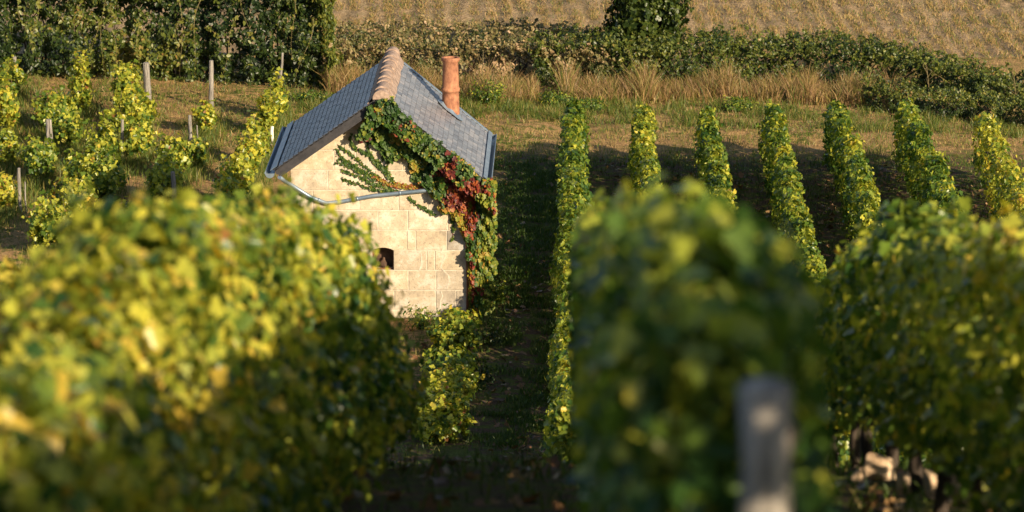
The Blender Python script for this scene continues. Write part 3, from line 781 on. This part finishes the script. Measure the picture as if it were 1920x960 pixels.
# right side wall: covered to the ground, bulging
n = 22000; yy = rng.uniform(65.5, 69.2, n); zz = rng.uniform(.02, 2.2, n)
bulge = .10 + .14 * (np.clip(zz / 1.6, 0, 1)) + .06 * wob(yy, 41, 3) + .05 * wob(zz, 43, 6)
bulge = bulge * np.clip((yy - 65.55) / .7, .15, 1)
P = np.stack([WR + np.clip(bulge, .03, .4) * rng.uniform(.3, 1, n) + .02, yy, zz], -1)
T = .50 + .10 * rng.normal(0, 1, n) - .14 * (zz < .4); T = np.where(rng.uniform(0, 1, n) < .1, .7, T)
A.append((P, np.array([1., -.5, .3]) + rng.normal(0, .4, (n, 3)), np.array([.2, 0, -1.]) + rng.normal(0, .4, (n, 3)), .068 * rng.uniform(.6, 1.3, n), T))
# fans of tendrils over the gable stones
T_LINES = [[(632, 271), (660, 290), (690, 318), (712, 335), (735, 350)], [(634, 292), (662, 308), (692, 330), (725, 350)], [(630, 278), (648, 306), (672, 322), (706, 340)],
           [(642, 318), (670, 330), (700, 345), (740, 356)], [(640, 334), (668, 345), (705, 356), (745, 359)], [(660, 272), (690, 292), (715, 318), (740, 345)],
           [(676, 282), (700, 296), (722, 316), (738, 338)], [(628, 304), (655, 312), (680, 322), (700, 332)], [(700, 330), (735, 348), (765, 352), (800, 352)], [(740, 345), (770, 350), (802, 348)],
           [(690, 258), (688, 275), (700, 300), (728, 326)], [(724, 290), (728, 305), (722, 322)], [(765, 368), (778, 382), (795, 390), (815, 402)], [(846, 405), (850, 425), (848, 452)], [(764, 300), (772, 322), (776, 345)],
           [(715, 262), (722, 284), (718, 300)], [(660, 250), (655, 264), (668, 280)]]
stem = MB(); Q, TT = [], []
for li, ln in enumerate(T_LINES):
    w3 = [wp(a_, b2, 65.585) for a_, b2 in ln]; stem.tube(w3, [.005] * len(w3), 4)
    for a_, b2 in zip(w3[:-1], w3[1:]):
        m_ = int(np.linalg.norm(b2 - a_) * (120 if li not in (8, 9) else 330)); t_ = rng.uniform(0, 1, m_)[:, None]
        Q.append(a_ * (1 - t_) + b2 * t_ + rng.normal(0, 1, (m_, 3)) * [.014, .008, .014] - [0, .012, 0])
        TT.append((.24 if li not in (8, 9) else .72) + .12 * rng.normal(0, 1, m_))
Q = np.concatenate(Q); TT = np.concatenate(TT); n = len(Q)
A.append((Q, np.array([0, -1., .3]) + rng.normal(0, .35, (n, 3)), np.array([0, 0, -1.]) + rng.normal(0, .6, (n, 3)), .036 * rng.uniform(.5, 1.4, n), TT))
A = [np.concatenate([a_[i] for a_ in A]) for i in range(5)]
leaves('foliage', *A, CREEP, cr)
for k in range(6):
    x = WR - .02 + .02 * k; stem.tube([(x, 65.56, 0), (x + .01, 65.55, .6), (x - .01, 65.55, 1.3), (x - .05, 65.52, 2.0)], [.012, .010, .009, .005], 5)
stem.build('stems', RUST, cr)

# ------------------------------------------------------------------ bush strip and weeds by the hut
def bush(name, cx, cy, rx, ry, h, n, tmu, label, cat, mat=VINE, size=.07, z0=0., shape=LOBED, shoots=12, group=None):
    g = np.array([cx, cy, float(tz(cy)) + z0]); root = thing(name, tuple(g), label, cat, group)
    bm = MB(); Pl = []
    k = shoots
    for s_ in range(k):
        a_ = rng.uniform(0, 2 * pi); rr = math.sqrt(rng.uniform(0, 1)); hz = h * rng.uniform(.55, 1.05) * (1 - .35 * rr ** 2)
        e = np.array([cos(a_) * rr * rx, sin(a_) * rr * ry, hz]); s0 = e * [.02, .02, 0]; md = (s0 + e) / 2 + [e[0] * .2, e[1] * .2, .05 * h]
        bm.tube([s0 + g, md + g, e + g], [.008, .006, .003], 4)
        m_ = n // k; t_ = rng.uniform(.05, 1.0, m_)[:, None]
        c_ = s0 * (1 - t_) ** 2 + 2 * md * t_ * (1 - t_) + e * t_ ** 2
        Pl.append(c_ + rng.normal(0, 1, (m_, 3)) * [.16 * rx + .02, .16 * ry + .02, .07 * h] + g)
    P = np.concatenate(Pl); P[:, 2] = np.maximum(P[:, 2], tz(P[:, 1]) + .02); m_ = len(P)
    out = unit(P - g - [0, 0, h * .4])
    leaves('foliage', P, out * .7 + rng.normal(0, .6, (m_, 3)) + [0, 0, .4], out * .5 + rng.normal(0, .6, (m_, 3)), size * rng.uniform(.6, 1.3, m_),
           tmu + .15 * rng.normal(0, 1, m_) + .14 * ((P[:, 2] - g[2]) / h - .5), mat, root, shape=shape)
    bm.build('stems', SHOOT, root); return root
LB = [(845, 655, .34, .62, .54, 'leafy bush against the foot of the stone gable wall'), (842, 715, .30, .5, .52, 'bright bush just in front of the one at the hut wall'),
      (838, 760, .32, .45, .62, 'yellow green bush in the middle of the strip below the hut'), (828, 808, .30, .5, .62, 'yellowest bush in the strip below the hut, third from the wall'),
      (818, 862, .32, .5, .62, 'lowest bush of the strip in front of the hut')]
for (a_, b2, rx, h, tm, lab) in LB:
    g = gp(a_, b2); bush('bush', g[0] + .04, g[1], rx * 1.2, .6, h * 1.08, 2600, tm, lab, 'bush', size=.075, group='sunlit bushes below the hut', shoots=16)
g = gp(790, 640); bush('bush', g[0] - .05, 64.9, .3, .35, .45, 500, .45, 'thin dark bush left of the wall foot behind the blurred vines', 'bush', size=.05, shape=OVAL, shoots=14)
g = gp(932, 572); bush('sapling', g[0], g[1], .16, .2, .62, 220, .5, 'little green sapling sticking out right of the creeper', 'sapling', size=.05, shoots=5)
g = gp(925, 640); bush('weed_clump', g[0], g[1], .35, .6, .3, 500, .25, 'dark weeds in the shade at the right corner of the hut', 'weeds', size=.05, shape=OVAL, mat=HEDGE, shoots=14)
g = gp(900, 720); bush('weed_clump', g[0], g[1], .3, .8, .28, 500, .2, 'dark weeds along the left side of the shady aisle', 'weeds', size=.05, shape=OVAL, mat=HEDGE, shoots=14)
# leafy clump at the foot of the first row where it passes behind the blurred one
g = gp(1062, 860); bush('bush', g[0], g[1] - 3, .22, 1.2, .62, 900, .25, 'dark leafy clump at the foot of the first row beside the aisle', 'bush', size=.09, shoots=14)

# ------------------------------------------------------------------ hedges and scrub at the back
def strip(pts, n, depth, hfun, seed, dens_fall=0.0, front=.55):
    """leaf positions in a hedge whose foot follows pts (photograph x, y); hfun(px) height"""
    pts = np.array(pts, float); px = rng.uniform(pts[0, 0], pts[-1, 0], n); py = np.interp(px, pts[:, 0], pts[:, 1])
    G = np.array([gp(a_, b2) for a_, b2 in zip(px, py)])
    H = hfun(px) * (1 + .20 * wob(px * .02, seed) + .14 * wob(px * .07, seed + 1))
    kind = rng.uniform(0, 1, n); d = np.where(kind < front, rng.exponential(.10, n), rng.uniform(0, depth, n))
    q = np.where(kind < front, rng.uniform(0, 1, n), 1 - rng.exponential(.10, n))
    d = np.minimum(d, depth); q = np.clip(q, 0, 1.02)
    prof = np.sqrt(np.clip(1 - (q - .25) ** 2 / .75, 0, 1))            # rounded shoulder
    P = G.copy(); P[:, 1] += d + (1 - prof) * .8 + .22 * wob3(np.stack([G[:, 0], q * H, d], -1), seed + 3, 3.1) + .12 * wob3(np.stack([G[:, 0], q * H, d], -1), seed + 4, 7); P[:, 2] = tz(P[:, 1]) + q * H * (1 - dens_fall * d / depth) + .02
    nr = np.stack([np.zeros(n), np.where(kind < front, -1., -.1), np.where(kind < front, .45, 1.)], -1) + rng.normal(0, .5, (n, 3))
    return P, nr, px, q
def hedge(name, pts, n, depth, hfun, tmu, label, cat, mat, seed, size=.085, shape=OVAL, fall=0., rightend=None, leftend=None, stems=0, cut=-1.2, spray=120):
    P, nr, px, q = strip(pts, n, depth, hfun, seed, fall)
    dd = rng.normal(0, .6, (n, 3)) + [0, -.2, -.6]
    T = tmu + .19 * rng.normal(0, 1, n) + .2 * wob3(P, seed + 8, 1.6) + .1 * (q - .5)
    k = (wob3(P, seed + 5, 4.4) > cut)
    P, nr, dd, T = P[k], nr[k], dd[k], T[k]
    for e, s_ in ((rightend, 1.), (leftend, -1.)):
        if e is None: continue
        g0 = gp(*e[0]); m_ = e[1]; y_ = g0[1] + rng.uniform(0, depth, m_); z_ = rng.uniform(0, 1, m_) * e[2]
        x_ = g0[0] + s_ * (.22 * np.cos(z_ / e[2] * 2.2 - .4) + .12 * wob(z_, seed, 5) + .1 * wob(y_, seed + 2, 4)) - s_ * rng.exponential(.06, m_)
        P = np.concatenate([P, np.stack([x_, y_, z_ + .02], -1)]); nr = np.concatenate([nr, [s_, -.3, .3] + rng.normal(0, .45, (m_, 3))])
        dd = np.concatenate([dd, rng.normal(0, .5, (m_, 3)) + [0, 0, -.7]]); T = np.concatenate([T, tmu + .25 + .16 * rng.normal(0, 1, m_)])
    c = P.mean(0); c[2] = 0; root = thing(name, tuple(c), label, cat)
    sz0 = None
    if stems:
        for i in range(stems):
            x = rng.uniform(pts[0][0], pts[-1][0]); y_ = np.interp(x, [p[0] for p in pts], [p[1] for p in pts]); g_ = gp(x, y_)
            h_ = float(hfun(np.array([x]))[0]); z1 = rng.uniform(.5, .95) * h_; z2 = rng.uniform(.05, .5) * h_; dx = rng.uniform(-.45, .45)
            b_ = MB(); t5 = np.linspace(0, 1, 8)
            pl = [g_ + [dx * t_ ** 1.5 + .05 * sin(t_ * 7 + i), -.34 - .12 * sin(t_ * 3), z1 + (z2 - z1) * t_ ** 1.3 + .12 * sin(t_ * pi)] for t_ in t5]
            b_.tube(pl, [.007 - .0045 * t_ for t_ in t5], 5); b_.build('trailing_stem', SHOOT, root)
            k2 = 26; u_ = rng.uniform(0, 7, k2); i0 = u_.astype(int); pa = np.array(pl); Q_ = pa[i0] * (1 - (u_ - i0))[:, None] + pa[np.minimum(i0 + 1, 7)] * (u_ - i0)[:, None]
            P = np.concatenate([P, Q_ + rng.normal(0, .02, (k2, 3))]); nr = np.concatenate([nr, rng.normal(0, .6, (k2, 3)) + [0, -.6, .3]])
            dd = np.concatenate([dd, rng.normal(0, 1, (k2, 3))]); T = np.concatenate([T, rng.uniform(.65, .9, k2)])
    # arching shoots out of the top and face
    for i in range(int(spray)):
        x = rng.uniform(pts[0][0], pts[-1][0]); y_ = np.interp(x, [p[0] for p in pts], [p[1] for p in pts]); g_ = gp(x, y_); h_ = float(hfun(np.array([x]))[0])
        dpt = rng.uniform(0, depth) if rng.uniform() < .7 else -.1
        b0 = g_ + [0, max(0, dpt), h_ * (rng.uniform(.7, .95) * (1 - fall * max(0, dpt) / depth))]; dv = np.array([rng.normal(0, .16), -abs(rng.normal(.1, .15)), rng.uniform(.12, .42)]); k2 = 16
        t_ = rng.uniform(0, 1, k2)[:, None]; Q_ = b0 + dv * t_ - np.array([0, 0, .12]) * t_ ** 2
        P = np.concatenate([P, Q_ + rng.normal(0, .018, (k2, 3))]); nr = np.concatenate([nr, rng.normal(0, .6, (k2, 3)) + [.3, -.3, .4]])
        dd = np.concatenate([dd, rng.normal(0, 1, (k2, 3))]); T = np.concatenate([T, tmu + .2 + .13 * rng.normal(0, 1, k2)])
    n2 = len(P); leaves('foliage', P, nr, dd, size * rng.uniform(.5, 1.3, n2), T, mat, root, shape=shape)
    # dark woody inside so that the hedge is not see-through
    b_ = MB(); xs = np.linspace(pts[0][0] + 8, pts[-1][0] - 8, 14)
    for i in range(60):
        x = rng.uniform(xs[0], xs[-1]); y_ = np.interp(x, [p[0] for p in pts], [p[1] for p in pts]); g_ = gp(x, y_); h_ = float(hfun(np.array([x]))[0]) * .75
        b_.tube([g_ + [0, .5, -.02], g_ + [rng.uniform(-.2, .2), .6, h_ * .5], g_ + [rng.uniform(-.4, .4), .6 + rng.uniform(-.2, .4), h_ * .85]], [.03, .02, .01], 5)
    b_.build('stems', BARK, root)
    return root
hedge('tall_hedge', [(-70, 140), (100, 146), (300, 152), (450, 158), (600, 168)], 36000, 1.6, lambda x: 2.35 + 0 * x, .36,
      'tall dark green hedge with trailing shoots behind the old vines, upper left', 'hedge', HEDGE, 500, size=.10, shape=OVAL,
      rightend=((604, 168), 4200, 2.3), stems=16, cut=-1.1)
hedge('bramble_thicket', [(612, 158), (760, 152), (900, 150), (1040, 160), (1150, 166)], 15000, 4.6, lambda x: .75 + 0 * x, .45,
      'olive bramble scrub behind the chimney running up into the field', 'thicket', SCRUB, 540, size=.08, fall=.35, cut=-.55, spray=420)
hedge('dark_hedge', [(1000, 160), (1270, 165), (1480, 160), (1640, 165), (1800, 185), (1990, 215)], 22000, 1.8,
      lambda x: np.interp(x, [1000, 1150, 1300, 1500, 1700, 1800, 1920, 2000], [.85, .95, .9, .8, .72, .56, .38, .35]), .40,
      'low dark hedge between the dry grass and the stubble field', 'hedge', HEDGE, 580, size=.075, stems=6, cut=-1.0, spray=520)
hedge('bramble_patch', [(1620, 205), (1740, 222), (1860, 236), (1990, 250)], 7500, 1.3, lambda x: .42 + 0 * x, .45,
      'low green bramble patch behind the ends of the rightmost rows', 'brambles', HEDGE, 610, size=.055, cut=-1.0, spray=160)
# ivy covered tree, dark, in the middle of the back hedge
g = gp(1212, 150)
tree = thing('ivy_tree', tuple(g), 'dark ivy covered tree standing in the hedge above the second row', 'tree')
n = 12000; u = unit(rng.normal(0, 1, (n, 3))); rr = (1.03 - rng.exponential(.15, n))[:, None]
sh = 1 + .30 * wob3(u, 640, 4)[:, None] + .22 * wob3(u, 641, 11)[:, None]
P = g + [0, .7, 1.25] + u * rr * sh * [.66, .62, 1.35]; P = P[P[:, 2] > .05]; n = len(P); u = unit(P - g - [0, .7, 1.25])
leaves('crown', P, u + rng.normal(0, .45, (n, 3)), rng.normal(0, .5, (n, 3)) + [0, 0, -.7], .10 * rng.uniform(.6, 1.3, n), .36 + .18 * rng.normal(0, 1, n), HEDGE, tree)
b_ = MB(); b_.tube([g + [0, .7, -.1], g + [.05, .7, .8], g + [-.05, .75, 1.8], g + [.03, .7, 2.5]], [.12, .10, .07, .03], 8, jit=.1)
for k in range(5): b_.tube([g + [0, .7, .7 + .3 * k], g + [.3 * (-1) ** k, .6, 1.1 + .3 * k]], [.04, .015], 6)
b_.build('trunk', BARK, tree)

# ------------------------------------------------------------------ grass, weeds, litter
def scatter_px(n, x0, x1, yfun0, yfun1):
    px = rng.uniform(x0, x1, n); t_ = rng.uniform(0, 1, n); py = yfun0(px) * (1 - t_) + yfun1(px) * t_
    return np.array([gp(a_, b2) for a_, b2 in zip(px, py)]), px, py
# tall dry grass in front of the back hedge
n = 24000
P, px, py = scatter_px(n, 612, 1700, lambda x: np.interp(x, [612, 900, 1300, 1700], [152, 166, 166, 176]), lambda x: np.interp(x, [612, 760, 900, 1100, 1400, 1700], [178, 176, 196, 196, 192, 205]))
k = (wob(px * .035, 701) + .7 * wob(px * .012, 702)) > -.75; P, px = P[k], px[k]; n = len(P)
H = (.20 + .20 * np.clip(wob(px * .045, 703) + .4, 0, 1.3)) * rng.uniform(.35, 1.7, n) ** 1.1
o = blades('dry_grass', P, H, rng.uniform(.004, .010, n), .36, .93 + .12 * rng.normal(0, 1, n) - .45 * (rng.uniform(0, 1, n) < .25), GRASS, seed_heads=1.6); tag(o, 'tall dry brown grass in front of the back hedge', 'dry grass', kind='stuff')
# green weeds by the chimney and along the verge
for (cx, cy, rx, h, tm, lab) in ((918, 196, .42, .62, .45, 'bright green weed clump just right of the chimney'), (1040, 196, .4, .32, .42, 'green weeds behind the end of the first row'),
                                 (1110, 205, .35, .22, .4, 'low weeds between the ends of the first two rows'), (580, 190, .5, .22, .35, 'low green weeds under the lit end of the tall hedge'),
                                 (1390, 205, .4, .26, .42, 'green weeds between the third and fourth row ends')):
    g = gp(cx, cy); bush('weed_clump', g[0], g[1], rx, .5, h, 1200, tm, lab, 'weeds', mat=VINE, size=.05, shape=OVAL, shoots=22)
# short grass of the lit verge and the left parcel
n = 62000
P = np.stack([rng.uniform(-17, 11.5, n), rng.uniform(62, 90.5, n), np.zeros(n)], -1)
right = P[:, 0] > -1.75
k = (~right) | (P[:, 1] > 78.5) | (rng.uniform(0, 1, n) < .45)
k &= ~((P[:, 0] > -5) & (P[:, 0] < -1.5) & (P[:, 1] > 65.4) & (P[:, 1] < 69.3))
nf = wob3(P, 710, 1.5) + .6 * wob3(P, 711, 4.5)
k &= (nf > -.6) | (rng.uniform(0, 1, n) < .25)
P, nf = P[k], nf[k]; n = len(P); P[:, 2] = tz(P[:, 1])
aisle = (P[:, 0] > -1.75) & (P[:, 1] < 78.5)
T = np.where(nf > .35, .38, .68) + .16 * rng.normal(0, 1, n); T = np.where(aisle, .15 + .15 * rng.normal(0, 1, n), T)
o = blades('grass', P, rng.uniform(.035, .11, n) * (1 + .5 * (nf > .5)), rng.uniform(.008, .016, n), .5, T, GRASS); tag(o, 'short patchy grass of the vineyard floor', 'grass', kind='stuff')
# greener weeds/grass tufts under the left vines
n = 40000; pl = []
for (rw, x0, x1, yt, yb, ybase, yel) in LV:
    g = gp((x0 + x1) / 2, ybase + 2); m_ = n // len(LV); pl.append(g + np.stack([rng.normal(.02, .20, m_), rng.normal(0, .95, m_), np.zeros(m_)], -1))
P = np.concatenate(pl); n = len(P)
o = blades('weeds', P, rng.uniform(.06, .26, n), rng.uniform(.007, .014, n), .3, .42 + .16 * rng.normal(0, 1, n), GRASS); tag(o, 'tufted grass growing under the old vines', 'grass', kind='stuff')
# aisle and slope grass
n = 30000
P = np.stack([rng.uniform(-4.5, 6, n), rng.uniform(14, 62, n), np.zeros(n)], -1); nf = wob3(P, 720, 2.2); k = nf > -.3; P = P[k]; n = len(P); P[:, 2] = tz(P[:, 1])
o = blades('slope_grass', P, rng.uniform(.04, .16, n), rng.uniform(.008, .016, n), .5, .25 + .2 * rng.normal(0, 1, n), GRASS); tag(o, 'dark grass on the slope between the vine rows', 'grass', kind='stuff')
# dead leaves on the ground
n = 9000
P = np.stack([rng.uniform(-3.0, 8, n), rng.uniform(15, 79, n), np.zeros(n)], -1); P[:, 2] = tz(P[:, 1]) + .015 + rng.uniform(0, .03, n)
k = wob3(P, 730, 1.6) > -.2; P = P[k]; n = len(P)
o = leaves('fallen_leaves', P, rng.normal(0, .45, (n, 3)) + [0, 0, 1], rng.normal(0, 1, (n, 3)), rng.uniform(.05, .12, n), rng.uniform(0, 1, n), LITTER); tag(o, 'brown fallen vine leaves scattered on the ground', 'fallen leaves', kind='stuff')
# stubble on the field
n = 120000
y = rng.uniform(90.5, 103, n); x = rng.uniform(-7.5, 12.5, n); x = np.round(x / .40) * .40 + rng.normal(0, .085, n) - (y - 96) * .06
P = np.stack([x, y, tz(y)], -1); k = (wob3(P, 740, 2.6) + .8 * rng.normal(0, 1, n)) > -.3
k &= P[:, 1] > 91.0
P = P[k]; n = len(P)
o = blades('stubble', P, rng.uniform(.03, .10, n), rng.uniform(.010, .020, n), .6, np.where(rng.uniform(0, 1, n) < .25, .35, .85) + .1 * rng.normal(0, 1, n), GRASS); tag(o, 'cut dry stubble standing on the brown field', 'stubble', kind='stuff')

n = 22000
P, px, py = scatter_px(n, 560, 1920, lambda x: np.interp(x, [560, 900, 1300, 1920], [182, 192, 192, 232]), lambda x: np.interp(x, [560, 900, 1300, 1920], [215, 222, 240, 262]))
k = (wob3(P, 751, 1.7) + .5 * wob3(P, 752, 5)) > -.25; P = P[k]; n = len(P)
o = blades('verge_grass', P, rng.uniform(.06, .24, n), rng.uniform(.007, .014, n), .4, .40 + .17 * rng.normal(0, 1, n), GRASS); tag(o, 'rough green grass along the verge behind the rows', 'grass', kind='stuff')

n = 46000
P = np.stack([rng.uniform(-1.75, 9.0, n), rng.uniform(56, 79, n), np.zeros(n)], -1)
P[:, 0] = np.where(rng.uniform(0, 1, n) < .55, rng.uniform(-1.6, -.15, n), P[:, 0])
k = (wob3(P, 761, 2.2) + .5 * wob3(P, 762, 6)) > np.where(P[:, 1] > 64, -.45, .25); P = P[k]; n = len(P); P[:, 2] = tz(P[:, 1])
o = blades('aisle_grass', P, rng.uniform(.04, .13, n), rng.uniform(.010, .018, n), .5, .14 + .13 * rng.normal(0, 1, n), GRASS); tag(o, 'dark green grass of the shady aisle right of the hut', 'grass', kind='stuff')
n = 40000
P = np.stack([rng.uniform(-15, 11.5, n), rng.uniform(78.5, 89, n), np.zeros(n)], -1); nf = wob3(P, 771, 2.6) + .5 * wob3(P, 772, 7)
k = nf > -.5; P, nf = P[k], nf[k]; n = len(P); P[:, 2] = tz(P[:, 1])
o = blades('terrace_grass', P, rng.uniform(.03, .10, n) * (1 + .7 * (nf > .3)), rng.uniform(.009, .017, n), .55, np.where(nf > .15, .42, .74) + .13 * rng.normal(0, 1, n), GRASS); tag(o, 'low sunlit grass behind the ends of the rows', 'grass', kind='stuff')

# tall dead weed stalks
def stalk(px_, pt, pb, label):
    g = gp(px_, pb); h = wp(px_, pt, g[1])[2]; b_ = MB(); r2 = random.Random(px_)
    top = g + [r2.uniform(-.08, .08), 0, h]; b_.tube([g, g * .5 + top * .5 + [.02, 0, 0], top], [.010, .008, .004], 5)
    for i in range(8):
        f = .45 + .07 * i; c = g + (top - g) * f; e = c + [r2.uniform(-.14, .14), r2.uniform(-.08, .08), .12]
        b_.tube([c, e], [.004, .002], 4)
        for q in range(3): b_.tube([e, e + [r2.uniform(-.03, .03), r2.uniform(-.03, .03), r2.uniform(.0, .04)]], [.008, .003], 4)
    o0 = thing('dead_weed', tuple(g), label, 'dead weed', 'tall dead weed stalks in the dry grass'); b_.build('stalk', SHOOT, o0)
stalk(836, 100, 178, 'dead weed stalk just left of the chimney pot'); stalk(900, 95, 190, 'tall dead weed stalk right of the chimney pot')
stalk(957, 112, 195, 'dead weed stalk between the chimney and the first row'); stalk(1390, 130, 196, 'dead weed stalk behind the third row')
stalk(1742, 118, 200, 'tall dead weed stalk behind the sixth row'); stalk(1905, 140, 215, 'dead weed stalk at the right edge')

# broken pale stones under the right hand row
def stone(px_, py_, Y, s3, label, seed):
    Y += 1.35; s3 = tuple(q * 1.3 for q in s3); c = wp(px_, py_, Y); r2 = np.random.default_rng(seed)
    import bmesh
    bm = bmesh.new(); pts = unit(r2.normal(0, 1, (16, 3))) * s3 * r2.uniform(.75, 1.1, (16, 1))
    for p in pts: bm.verts.new(p)
    bmesh.ops.convex_hull(bm, input=bm.verts)
    bmesh.ops.bevel(bm, geom=bm.edges[:], offset=.006, segments=1, affect='EDGES')
    me = bpy.data.meshes.new('stone'); bm.to_mesh(me); bm.free(); me.materials.append(RUBBLE)
    o = bpy.data.objects.new('stone', me); COL.objects.link(o)
    o.location = (c[0], Y, float(tz(Y)) + s3[2] * .55); o.rotation_euler = (r2.uniform(-.3, .3), r2.uniform(-.3, .3), r2.uniform(0, 3))
    tag(o, label, 'stone', 'pale broken stones under the right hand row'); return o
for i, (a_, Y_, s3, lab) in enumerate(((1648, 22.0, (.10, .07, .085), 'brown rounded stone at the left end of the heap'), (1700, 21.0, (.07, .06, .07), 'small stone second from the left in the heap'),
        (1748, 20.6, (.065, .05, .085), 'pale square stone in the middle of the heap'), (1800, 20.2, (.12, .07, .10), 'largest pale angular stone at the right of the heap'),
        (1765, 19.6, (.05, .04, .04), 'smallest pale stone in front of the heap'), (1612, 21.4, (.05, .04, .06), 'dark brown stone lying apart left of the heap'),
        (1835, 20.6, (.06, .05, .09), 'upright tan stone at the right end of the heap'))):
    stone(a_, 900, Y_, s3, lab, 800 + i)

# ------------------------------------------------------------------ setting: ground and field
def sheet(name, xs, ys, mat, dz=0.0, fine=.03):
    X_, Y_ = np.meshgrid(xs, ys, indexing='ij'); Z = tz(Y_) + dz
    pts = np.stack([X_.ravel(), Y_.ravel(), np.zeros(X_.size)], -1)
    near = np.clip((Y_.ravel() - 5) / 5, 0, 1) * np.clip((130 - Y_.ravel()) / 10, 0, 1)
    Zr = Z.ravel() + fine * .35 * (wob3(pts, 900, 1.3) + .5 * wob3(pts, 901, 3.7)) * near - .012
    V = np.stack([X_.ravel(), Y_.ravel(), Zr], -1); nx, ny = len(xs), len(ys)
    i = np.arange(nx - 1)[:, None] * ny + np.arange(ny - 1)[None]; F = np.stack([i, i + ny, i + ny + 1, i + 1], -1).reshape(-1, 4)
    me = bpy.data.meshes.new(name); me.vertices.add(len(V)); me.vertices.foreach_set('co', V.astype(np.float32).ravel())
    me.loops.add(F.size); me.loops.foreach_set('vertex_index', F.astype(np.int32).ravel()); me.polygons.add(len(F))
    me.polygons.foreach_set('loop_start', (np.arange(len(F)) * 4).astype(np.int32)); me.polygons.foreach_set('use_smooth', np.ones(len(F), bool)); me.update(calc_edges=True)
    o = link_mesh(name, me, mat); tag(o, kind='structure'); return o
xs = np.concatenate([np.linspace(-900, -24, 20), np.linspace(-22, 22, 221), np.linspace(24, 900, 20)])
ys = np.concatenate([np.linspace(-60, 6, 20), np.arange(6.4, 91.5, .22)])
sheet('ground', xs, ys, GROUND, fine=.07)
ys2 = np.concatenate([np.arange(float(ys[-1]), 125, .3), np.linspace(128, 1500, 40)])
sheet('field', xs, ys2, FIELD, 0, fine=.07)

# ------------------------------------------------------------------ light, camera, render settings
SUN_EL, SUN_AZ = R(20), R(51)        # azimuth measured from +X towards -Y
sd = np.array([cos(SUN_EL) * cos(SUN_AZ), -cos(SUN_EL) * sin(SUN_AZ), sin(SUN_EL)])
L = bpy.data.lights.new('sun', 'SUN'); L.energy = 5.0; L.angle = R(.5); L.color = (1.0, .815, .565)
lo = bpy.data.objects.new('sun', L); COL.objects.link(lo)
import mathutils
lo.rotation_euler = mathutils.Vector(sd).to_track_quat('Z', 'Y').to_euler()
W = bpy.data.worlds.new('World'); scene.world = W; W.use_nodes = True
nt = W.node_tree; bg = nt.nodes['Background']; sky = nt.nodes.new('ShaderNodeTexSky'); sky.sky_type = 'NISHITA'; sky.sun_disc = False
sky.sun_elevation = SUN_EL; sky.sun_rotation = math.atan2(sd[0], sd[1]); sky.air_density = 1.0; sky.dust_density = 1.0
nt.links.new(sky.outputs[0], bg.inputs[0]); bg.inputs[1].default_value = .078

cam = bpy.data.cameras.new('camera'); co = bpy.data.objects.new('camera', cam); COL.objects.link(co); scene.camera = co
cam.sensor_width = 36; cam.lens = 36 * FPX / 1920; cam.clip_start = .5; cam.clip_end = 5000
co.location = (0, 0, CAMZ); co.rotation_euler = (pi / 2 - PITCH, 0, YAW)
cam.dof.use_dof = True; cam.dof.focus_distance = 67.5; cam.dof.aperture_fstop = 4.0
vs = scene.view_settings; vs.view_transform = 'Standard'; vs.look = 'None'; vs.exposure = .86; vs.gamma = 1; vs.use_curve_mapping = False
scene.cycles.max_bounces = 6; scene.cycles.diffuse_bounces = 3; scene.cycles.transmission_bounces = 3; scene.cycles.use_denoising = True
